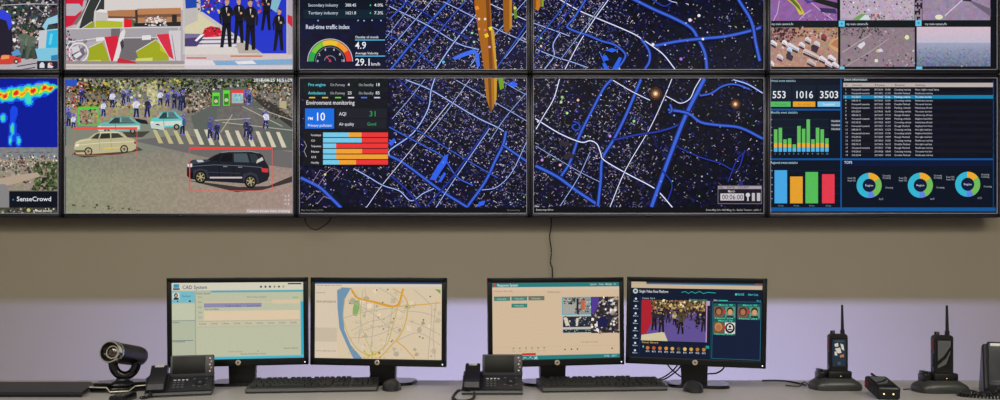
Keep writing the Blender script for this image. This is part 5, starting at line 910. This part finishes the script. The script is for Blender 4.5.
# ------------------------------------------------------------------ office phones
def coil(m, pts, rc, r, per, n=6):
    P = spline(pts, 24); out = []; s = 0
    for i, p in enumerate(P):
        d = (P[min(i+1, len(P)-1)]-P[max(i-1, 0)]).normalized(); u = d.cross(Vector((0, 0, 1)))
        if u.length < .1: u = d.cross(Vector((1, 0, 0)))
        u.normalize(); w = d.cross(u)
        if i: s += (P[i]-P[i-1]).length
        a = 2*PI*s/per; out.append(p+rc*(u*math.cos(a)+w*math.sin(a)))
    m.tube(M['rubber'], out, r, n)
def phone(px, py, rz, label, cord):
    Y = YT(py)
    o = empty('desk_phone', (X(px, Y), Y, DESK), R(rz), label=label, cat='phone', group='screen phones beside the monitors')
    W = .216; m = MB()
    m.prism(M['phone2'], [(0, .0006), (.165, .0006), (.165, .07), (.125, .068), (.012, .019), (.002, .016), (-.002, .008)], 'x', -W/2, W/2)
    m.prism(M['phone'], [(.012, .0195), (.122, .0672), (.122, .0695), (.012, .0215)], 'x', -.032, W/2-.002)
    m.prism(M['grey'], [(-.0025, .001), (.004, .001), (.004, .003), (-.0025, .003)], 'x', -W/2, W/2)
    m.build('phone_body', o)
    th = R(-17)
    A = Matrix.Translation((.036, .118, .098)) @ Matrix.Rotation(th, 4, 'X')
    m = MB(); m.box(M['phone'], (0, 0, 0), (.148, .018, .086), .004, T=A); m.box(M['phone2'], (0, .02, -.016), (.10, .03, .05), .006, T=A); m.build('display_housing', o)
    m = MB(); m.box(M['lcd'], (-.011, -.0095, .004), (.110, .002, .066), .0006, T=A); m.build('phone_screen', o, label='dark switched-off phone screen')
    for k in range(5):
        m = MB(); m.lathe(M['pale'] if k % 2 == 0 else M['amber'], [(0, 0), (.0034, 0), (.003, .002), (0, .0024)], 12, A @ Matrix.Translation((.060+(k % 2)*.004, -.009, .028-k*.0125)), axis='y'); m.build('line_button', o)
    S = Matrix.Translation((0, .012, .0212)) @ Matrix.Rotation(math.atan2(.048, .11), 4, 'X')
    for k in range(4):
        m = MB(); m.box(M['phone2'], (-.005+k*.021, .104, .001), (.016, .006, .004), .001, T=S); m.build('soft_key', o)
    for k in range(12):
        c, r = k % 3, k//3; m = MB(); m.box(M['pale'] if r == 3 else M['grey'], (-.018+c*.0135, .022+r*.017, .001), (.0085, .0075 if r < 3 else .006, .003), .0008, T=S); m.build('keypad_button', o)
    m = MB(); m.box(M['pale'], (.022, .073, .001), (.007, .006, .003), .0008, T=S); m.build('keypad_button', o)
    m = MB(); m.lathe(M['phone2'], [(0, 0), (.018, 0), (.017, .003), (0, .003)], 24, S @ Matrix.Translation((.066, .052, 0))); m.lathe(M['grey'], [(0, .003), (.006, .003), (.0055, .0045), (0, .0045)], 16, S @ Matrix.Translation((.066, .052, 0))); m.build('navigation_pad', o)
    for x, y in ((.046, .078), (.086, .078), (.046, .030), (.086, .030), (.066, .022)):
        m = MB(); m.box(M['grey'], (x, y, .001), (.009, .006, .003), .0008, T=S); m.build('function_button', o)
    # handset lying along the left side
    h = MB(); B = Matrix.Translation((-.073, 0, 0))
    h.prism(M['phone2'], [(-.004, .030), (.008, .048), (.040, .058), (.085, .078), (.118, .104), (.138, .104), (.150, .092), (.140, .074), (.115, .072), (.085, .062), (.045, .042), (.030, .022), (.005, .018)], 'x', -.027, .027, T=B)
    h.prism(M['phone'], [(-.0052, .030), (.0075, .0492), (.030, .0566), (.030, .0558), (.008, .047), (-.0035, .030)], 'x', -.0255, .0255, T=B)
    hs = h.build('handset', o); hs.modifiers.new('b', 'BEVEL').width = .004
    m = MB(); m.box(M['white'], (-.073, .1245, .1045), (.030, .012, .0016), .0005); m.box(M['white'], (-.073, .1135, .0995), (.030, .0016, .005), .0004); m.build('name_strip', hs)
    m = MB(); m.box(M['phone'], (-.103, .08, .045), (.006, .11, .05), .003); m.build('cradle_rim', o)
    m = MB(); coil(m, cord, .0042, .0019, .0065); m.build('coiled_cord', o)
    o.scale = (.96, .95, .91)
    return o
phone(178, 396.8, 18, 'black screen phone in front of the green dispatch form monitor', [(-.085, -.004, .022), (-.088, -.018, .010), (-.100, -.034, .0075), (-.108, -.03, .0075), (-.110, -.04, .0075)])
phone(492.3, 395.2, 0, 'black screen phone between the city map and the beige page monitors', [(-.08, -.004, .024), (-.10, .004, .02), (-.120, .008, .016), (-.130, -.02, .0085), (-.132, -.08, .0085), (-.128, -.15, .0085), (-.092, -.18, .0085), (-.066, -.14, .0085), (-.062, -.07, .0085), (-.064, -.015, .012)])

# upright phone at the right end
Y = 2.41
ph = empty('upright_phone', (X(1007, Y)+.015, Y, DESK), R(-27), label='tall upright black handset phone at the right edge of the desk', cat='phone')
A = Matrix.Rotation(R(-10), 4, 'X')
m = MB(); m.prism(M['phone2'], [(-.02, .0006), (.13, .0006), (.11, .04), (.06, .165), (.035, .172), (-.004, .02), (-.02, .012)], 'x', -.078, .11); q = m.build('phone_body', ph); q.modifiers.new('b', 'BEVEL').width = .004
m = MB(); m.prism(M['phone'], [(-.012, .012), (.004, .012), (.036, .170), (.026, .181), (.012, .178), (.0, .150), (-.006, .05), (-.014, .04)], 'x', -.066, .0); hs = m.build('handset', ph); hs.modifiers.new('b', 'BEVEL').width = .003
m = MB(); m.box(M['white'], (-.045, .0085, .1715), (.028, .003, .010), .0008); m.build('name_strip', hs)
m = MB(); m.box(M['grey'], (-.034, -.0035, .11), (.050, .003, .060), .001, T=Matrix.Rotation(R(-4), 4, 'X')); m.build('earpiece_grille', hs)
for k in range(9):
    c, r = k % 3, k//3; m = MB(); m.box(M['pale'], (.03+c*.022, -.001+r*.009, .035+r*.034), (.014, .006, .010), .001); m.build('keypad_button', ph)
m = MB(); coil(m, [(-.035, -.012, .025), (-.06, -.035, .012), (-.100, -.058, .0085), (-.14, -.052, .0085), (-.155, -.075, .0085), (-.13, -.095, .0085), (-.07, -.10, .0085), (.0, -.08, .0085), (.08, -.09, .0085)], .0066, .0031, .010); m.build('coiled_cord', ph)

# ------------------------------------------------------------------ conference camera
Y = 2.525; cx = X(122.5, Y); k = Y/F
cam = empty('conference_camera', (cx, Y, DESK), R(20), label='black conference camera with a chrome lens ring on a low base', cat='camera')
m = MB()
out = [(-.108, .03), (-.100, .0), (-.045, -.02), (-.030, -.052), (.026, -.052), (.042, -.018), (.084, -.008), (.092, .03), (.08, .09), (.04, .12), (-.04, .12), (-.09, .09)]
m.prism(M['gloss'], out, 'z', .001, .020); m.prism(M['gloss'], [(a*.9, .03+(b-.03)*.86) for a, b in out], 'z', .0195, .032)
q = m.build('camera_base', cam); q.modifiers.new('b', 'BEVEL').width = .004
m = MB(); m.tube(M['brass'], [(-.103, .004, .020), (-.098, -.004, .020), (-.046, -.0245, .019), (-.031, -.0560, .0075), (.027, -.0560, .0075), (.043, -.0225, .020), (.082, -.012, .021)], .0022, 8); m.build('trim_strip', cam, label='pale metal trim strip')
m = MB(); m.lathe(M['body'], [(0, .028), (.034, .028), (.034, .034), (.022, .040), (.020, .046), (0, .046)], 32); m.build('turntable', cam)
ax = Vector((-.46, -.87, .19)).normalized(); side = ax.cross(Vector((0, 0, 1))).normalized(); upv = side.cross(ax)
c0 = Vector((.006, .005, .131))
T = Matrix.Translation(c0) @ Matrix((side, upv, ax)).transposed().to_4x4()
# yoke: a U shaped arm standing on the turntable
m = MB(); P = []
for i in range(13):
    a = R(180+15*i); P.append((math.cos(a)*.043, .0))
hx = Vector((1, .0, 0)).normalized()
arm = []
for i in range(17):
    a = R(176+188*i/16); arm.append(Vector((.006, .012, .100))+hx*(.037*math.cos(a))+Vector((0, 0, .046*math.sin(a))))
m.tube(M['gloss'], arm, .0155, 14); m.build('yoke', cam)
m = MB(); m.lathe(M['body'], [(0, -.095), (.024, -.095), (.033, -.086), (.036, -.07), (.036, .052), (.0375, .054), (.0375, .078), (.034, .080), (.0325, .074), (.0325, .060), (0, .060)], 40, T); brl = m.build('camera_barrel', cam)
m = MB(); m.lathe(M['chrome'], [(.0382, .056), (.0392, .058), (.0392, .076), (.0375, .0815), (.0335, .0815), (.0335, .078), (.037, .074), (.037, .056)], 40, T, caps=False); m.build('lens_ring', brl, label='bright chrome ring')
m = MB(); m.lathe(M['gloss'], [(.0335, .0795), (.030, .070), (.024, .064), (.020, .064), (0, .064)], 36, T, caps=False); m.lathe(M['brass'], [(.0222, .0645), (.0222, .0665), (.020, .0665), (.020, .0645)], 32, T, caps=False); m.build('lens_barrel', brl)
m = MB(); m.lathe(M['lens'], [(.0195, .0645), (.015, .0690), (.008, .0712), (0, .072)], 28, T); m.build('lens_glass', brl)
m = MB(); m.box(M['grey'], (.037, .006, -.01), (.002, .020, .05), .001, T=T); m.build('side_panel', brl)

# small items in front of the camera
Y = YT(402)
rc = empty('remote_control', (X(119.5, Y), Y, DESK), R(8), label='small black remote control lying in front of the conference camera', cat='remote control')
m = MB(); m.prism(M['gloss'], rrect(.05, .13, .018, 6, 0, .03), 'z', .0006, .017); m.prism(M['body'], rrect(.046, .122, .016, 6, 0, .03), 'z', .0165, .0215); m.build('remote_body', rc)
for k in range(12):
    m = MB(); m.lathe(M['grey'], [(0, .021), (.0045, .021), (.004, .0235), (0, .0235)], 12, Matrix.Translation((-.013+.013*(k % 3), -.01+.02*(k//3), 0))); m.build('button', rc)
# slim flat case at the left end
sc = empty('slim_case', (-1.7, 2.5, DESK), 0, label='slim black flat case lying at the left end of the desk', cat='case')
ya, yb = 2.39-2.5, 2.645-2.5; out = [(-.35, ya), (X(82, 2.39)+1.7, ya), (X(93.5, 2.60)+1.7, yb-.045), (X(91, 2.645)+1.7, yb), (-.35, yb)]
m = MB(); m.prism(M['gloss'], out, 'z', .0006, .0075); m.build('lower_shell', sc)
m = MB(); m.prism(M['phone2'], [(a*1.0-.003*(a > 0), b+(.003 if b < 0 else -.002)) for a, b in out], 'z', .0075, .0095); m.prism(M['phone'], out, 'z', .0095, .0185); m.build('lid', sc)

# ------------------------------------------------------------------ handheld radios and their charging cradles
def radio_parts(o, kind):
    m = MB(); m.prism(M['body'], rrect(.062, .142, .011, 5, 0, .075), 'y', -.012, .018); b = m.build('radio_body', o); b.modifiers.new('b', 'BEVEL').width = .003
    m = MB(); m.prism(M['gloss'], rrect(.050, .104, .004, 4, 0, .080), 'y', -.0135, -.0115); s = m.build('radio_screen', o)
    m = MB()
    if kind == 0:
        m.box(M['litblue'], (0, -.0139, .082), (.044, .0006, .092))
        for q in ((-.016, .112, -.004, .116, -.002, .104, -.013, .102), (.004, .114, .014, .110, .017, .090, .009, .094), (-.014, .096, .003, .100, .008, .082, -.004, .080)): m.prism(M['litpale'], list(zip(q[::2], q[1::2])), 'y', -.0146, -.0142)
        for q in ((-.015, .086, -.008, .086, -.006, .072, -.015, .074), (.002, .074, .016, .078, .016, .068, .004, .066)): m.prism(M['amber'] if q[0] > 0 else M['litpale'], list(zip(q[::2], q[1::2])), 'y', -.0146, -.0142)
        m.box(M['grey'], (0, -.0143, .122), (.030, .0004, .003)); m.lathe(M['grey'], [(0, 0), (.006, 0), (.006, .0005), (0, .0005)], 16, Matrix.Translation((0, -.0142, .046)), axis='y')
    else:
        m.prism(M['grey'], [(-.020, .036), (.006, .050), (.019, .088), (.021, .128), (-.021, .128), (-.021, .036)], 'y', -.0141, -.0136)
        m.prism(M['gloss'], [(-.021, .060), (-.002, .076), (.020, .110), (.021, .100), (.006, .070), (-.021, .046)], 'y', -.0146, -.0141)
    m.build('screen_picture', s)
    m = MB(); m.tube(M['body'], [(.017, .004, .143), (.017, .004, .150), (.017, .004, .160)], .0075, 12); m.build('antenna_collar', o)
    m = MB(); m.tube(M['body'], [(.017, .004, .150), (.0165, .004, .20), (.016, .004, .245)], .0055, 12, r2=.0036); m.build('antenna', o)
    m = MB(); m.lathe(M['body'], [(0, .144), (.008, .144), (.008, .155), (.0065, .157), (0, .157)], 20, Matrix.Translation((-.016, .004, 0))); m.build('volume_knob', o)
    m = MB(); m.box(M['red'], (-.0315, .002, .112), (.003, .014, .034), .001); m.build('talk_button', o, label='dark red side button')
    m = MB(); m.box(M['navy'], (-.0315, .002, .062), (.003, .016, .046), .001); m.build('side_grip', o)
def radio(loc, rz, kind, label, tilt=0):
    o = empty('handheld_radio', loc, rz, label=label, cat='radio', group='handheld radios'); o.rotation_euler = (tilt, 0, rz)
    radio_parts(o, kind)
    for c in bpy.data.objects:
        if c.parent == o and tilt == 0: c.scale = (1.02, 1.05, 1.05)
        elif c.parent == o: c.scale = (1.15, 1.3, 1.08)
    return o
def cradle(px, py, rz, label, w=1):
    Y = YT(py)+.058; o = empty('charging_cradle', (X(px, Y), Y, DESK), rz, label=label, cat='charger', group='radio charging cradles')
    m = MB(); n = 40
    def ring(s, z): return [m.b.verts.new((.086*w*s*math.copysign(abs(math.cos(t))**.5, math.cos(t)), .056*s*math.copysign(abs(math.sin(t))**.5, math.sin(t)), z)) for t in [2*PI*i/n for i in range(n)]]
    rs = [ring(a, z) for a, z in ((.97, .0006), (1, .006), (.985, .019), (.93, .026), (.80, .034), (.68, .040), (.64, .042))]; fs = []
    for a, b in zip(rs, rs[1:]):
        for i in range(n): fs.append(m.b.faces.new((a[i], a[(i+1) % n], b[(i+1) % n], b[i])))
    fs += [m.b.faces.new(rs[0]), m.b.faces.new(rs[-1][::-1])]; bmesh.ops.recalc_face_normals(m.b, faces=fs); m._fin([v for q in rs for v in q], fs, M['cradle'], None, True)
    m.build('cradle_base', o)
    m = MB()
    for c, d in (((.008, -.024, .053), (.082, .008, .026)), ((.008, .030, .053), (.082, .008, .030)), ((-.029, .003, .053), (.008, .050, .028)), ((.045, .003, .053), (.008, .050, .028)), ((.008, .003, .0425), (.07, .05, .004))): m.box(M['body'], c, d, .003)
    m.build('radio_pocket', o)
    m = MB()
    for c, d in (((-.046, .004, .050), (.034, .040, .026)), ((-.054, .004, .066), (.014, .034, .016)), ((-.036, -.010, .066), (.010, .010, .010))): m.box(M['gloss'], c, d, .003)
    m.build('battery_pocket', o)
    m = MB(); m.box(M['ledy'], (.008, -.0283, .050), (.003, .001, .002)); m.build('charge_light', o)
    return o, Y
c1, Yc = cradle(834.8, 391.4, 0, 'charging cradle holding the radio with the lit blue picture screen')
MB().tube(M['rubber'], spline([(-.085, .02, .012), (-.098, .024, .022), (-.106, .03, .016), (-.112, .04, .005), (-.15, .07, .004)], 8), .0022, 8).build('cable', c1)
radio((X(834.8, Yc)+.012, Yc+.003, DESK+.0455), R(-8), 0, 'black radio with a lit blue picture screen standing in its cradle')
c2, Yc = cradle(939.5, 394.2, 0, 'charging cradle nearest the upright phone, holding the grey screened radio')
MB().tube(M['rubber'], spline([(.05, .035, .06), (.062, .034, .045), (.072, .03, .03), (.092, .0, .010), (.11, -.03, .004)], 8), .0028, 8).build('cable', c2)
MB().tube(M['rubber'], spline([(-.087, .01, .010), (-.098, .014, .008), (-.11, .03, .004)], 6), .0022, 8).build('plug', c2)
radio((X(939.5, Yc)+.012, Yc+.003, DESK+.0455), R(-8), 1, 'black radio with a grey screen crossed by a black band, standing in its cradle')
# third radio lying on its back, foot end towards the viewer
r3 = radio((1.262, 2.325, DESK+.0185), R(3), 1, 'black radio lying on its back between the two charging cradles', tilt=R(-90))
r3.rotation_euler = (R(-82), 0, R(-12)); r3.location = (1.262, 2.325, DESK+.0235)
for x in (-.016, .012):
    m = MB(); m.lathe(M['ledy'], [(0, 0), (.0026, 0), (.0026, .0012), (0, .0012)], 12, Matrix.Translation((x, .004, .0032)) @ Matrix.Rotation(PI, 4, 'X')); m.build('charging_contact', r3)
m = MB(); m.box(M['gloss'], (-.008, .020, .07), (.026, .006, .07), .002); m.build('belt_clip', r3)
# flat lead from the wall side to the first cradle
Y0 = 2.80
pc = MB(); pc.tube(M['rubber'], spline([(X(762, 2.79), 2.79, DESK+.004), (X(774, 2.78), 2.78, DESK+.006), (X(786, 2.76), 2.76, DESK+.006), (X(797, 2.72), 2.72, DESK+.004), (X(806, 2.66), 2.66, DESK+.004)], 8), .0034, 8)
pc.build('power_lead', label='thin black power lead lying on the desk behind the blue-screened radio cradle', cat='cable')

# ------------------------------------------------------------------ light
def area(name, loc, rot, sx, sy, e, col):
    l = bpy.data.lights.new(name, 'AREA'); l.shape = 'RECTANGLE'; l.size = sx; l.size_y = sy; l.energy = e; l.color = col
    o = bpy.data.objects.new(name, l); C.objects.link(o); o.location = loc; o.rotation_euler = rot; return o
WARM = (1.0, .945, .82)
for x in (-2.4, 0, 2.4):
    area('ceiling_lamp', (x, .3, RH-.03), (0, 0, 0), 1.8, 1.2, 56, WARM)
    area('ceiling_lamp', (x, -1.8, RH-.03), (0, 0, 0), 1.8, 1.2, 38, WARM)
# cool strip lights on the rail below the desk: the desk's back edge cuts their light off on the wall
for x, e in ((-1.5, 18), (0, 34), (1.5, 29)):
    area('strip_lamp', (x, 2.3+.155, .588), (R(90), 0, 0), 1.45, .02, e, (.36, .385, 1.0))

w = bpy.data.worlds.new('room air'); bpy.context.scene.world = w; w.use_nodes = True
w.node_tree.nodes['Background'].inputs['Color'].default_value = (.5, .5, .55, 1); w.node_tree.nodes['Background'].inputs['Strength'].default_value = .05

cd = bpy.data.cameras.new('camera'); co = bpy.data.objects.new('camera', cd); C.objects.link(co)
co.location = (0, 0, CAMZ); co.rotation_euler = (R(90), 0, 0)
cd.sensor_width = 36; cd.sensor_fit = 'HORIZONTAL'; cd.lens = 36*F/1000; cd.shift_y = (HY-200)/1000; cd.clip_start = .05
sc_ = bpy.context.scene; sc_.camera = co
sc_.view_settings.view_transform = 'Standard'; sc_.view_settings.look = 'None'; sc_.view_settings.exposure = 0; sc_.view_settings.gamma = 1; sc_.view_settings.use_curve_mapping = False
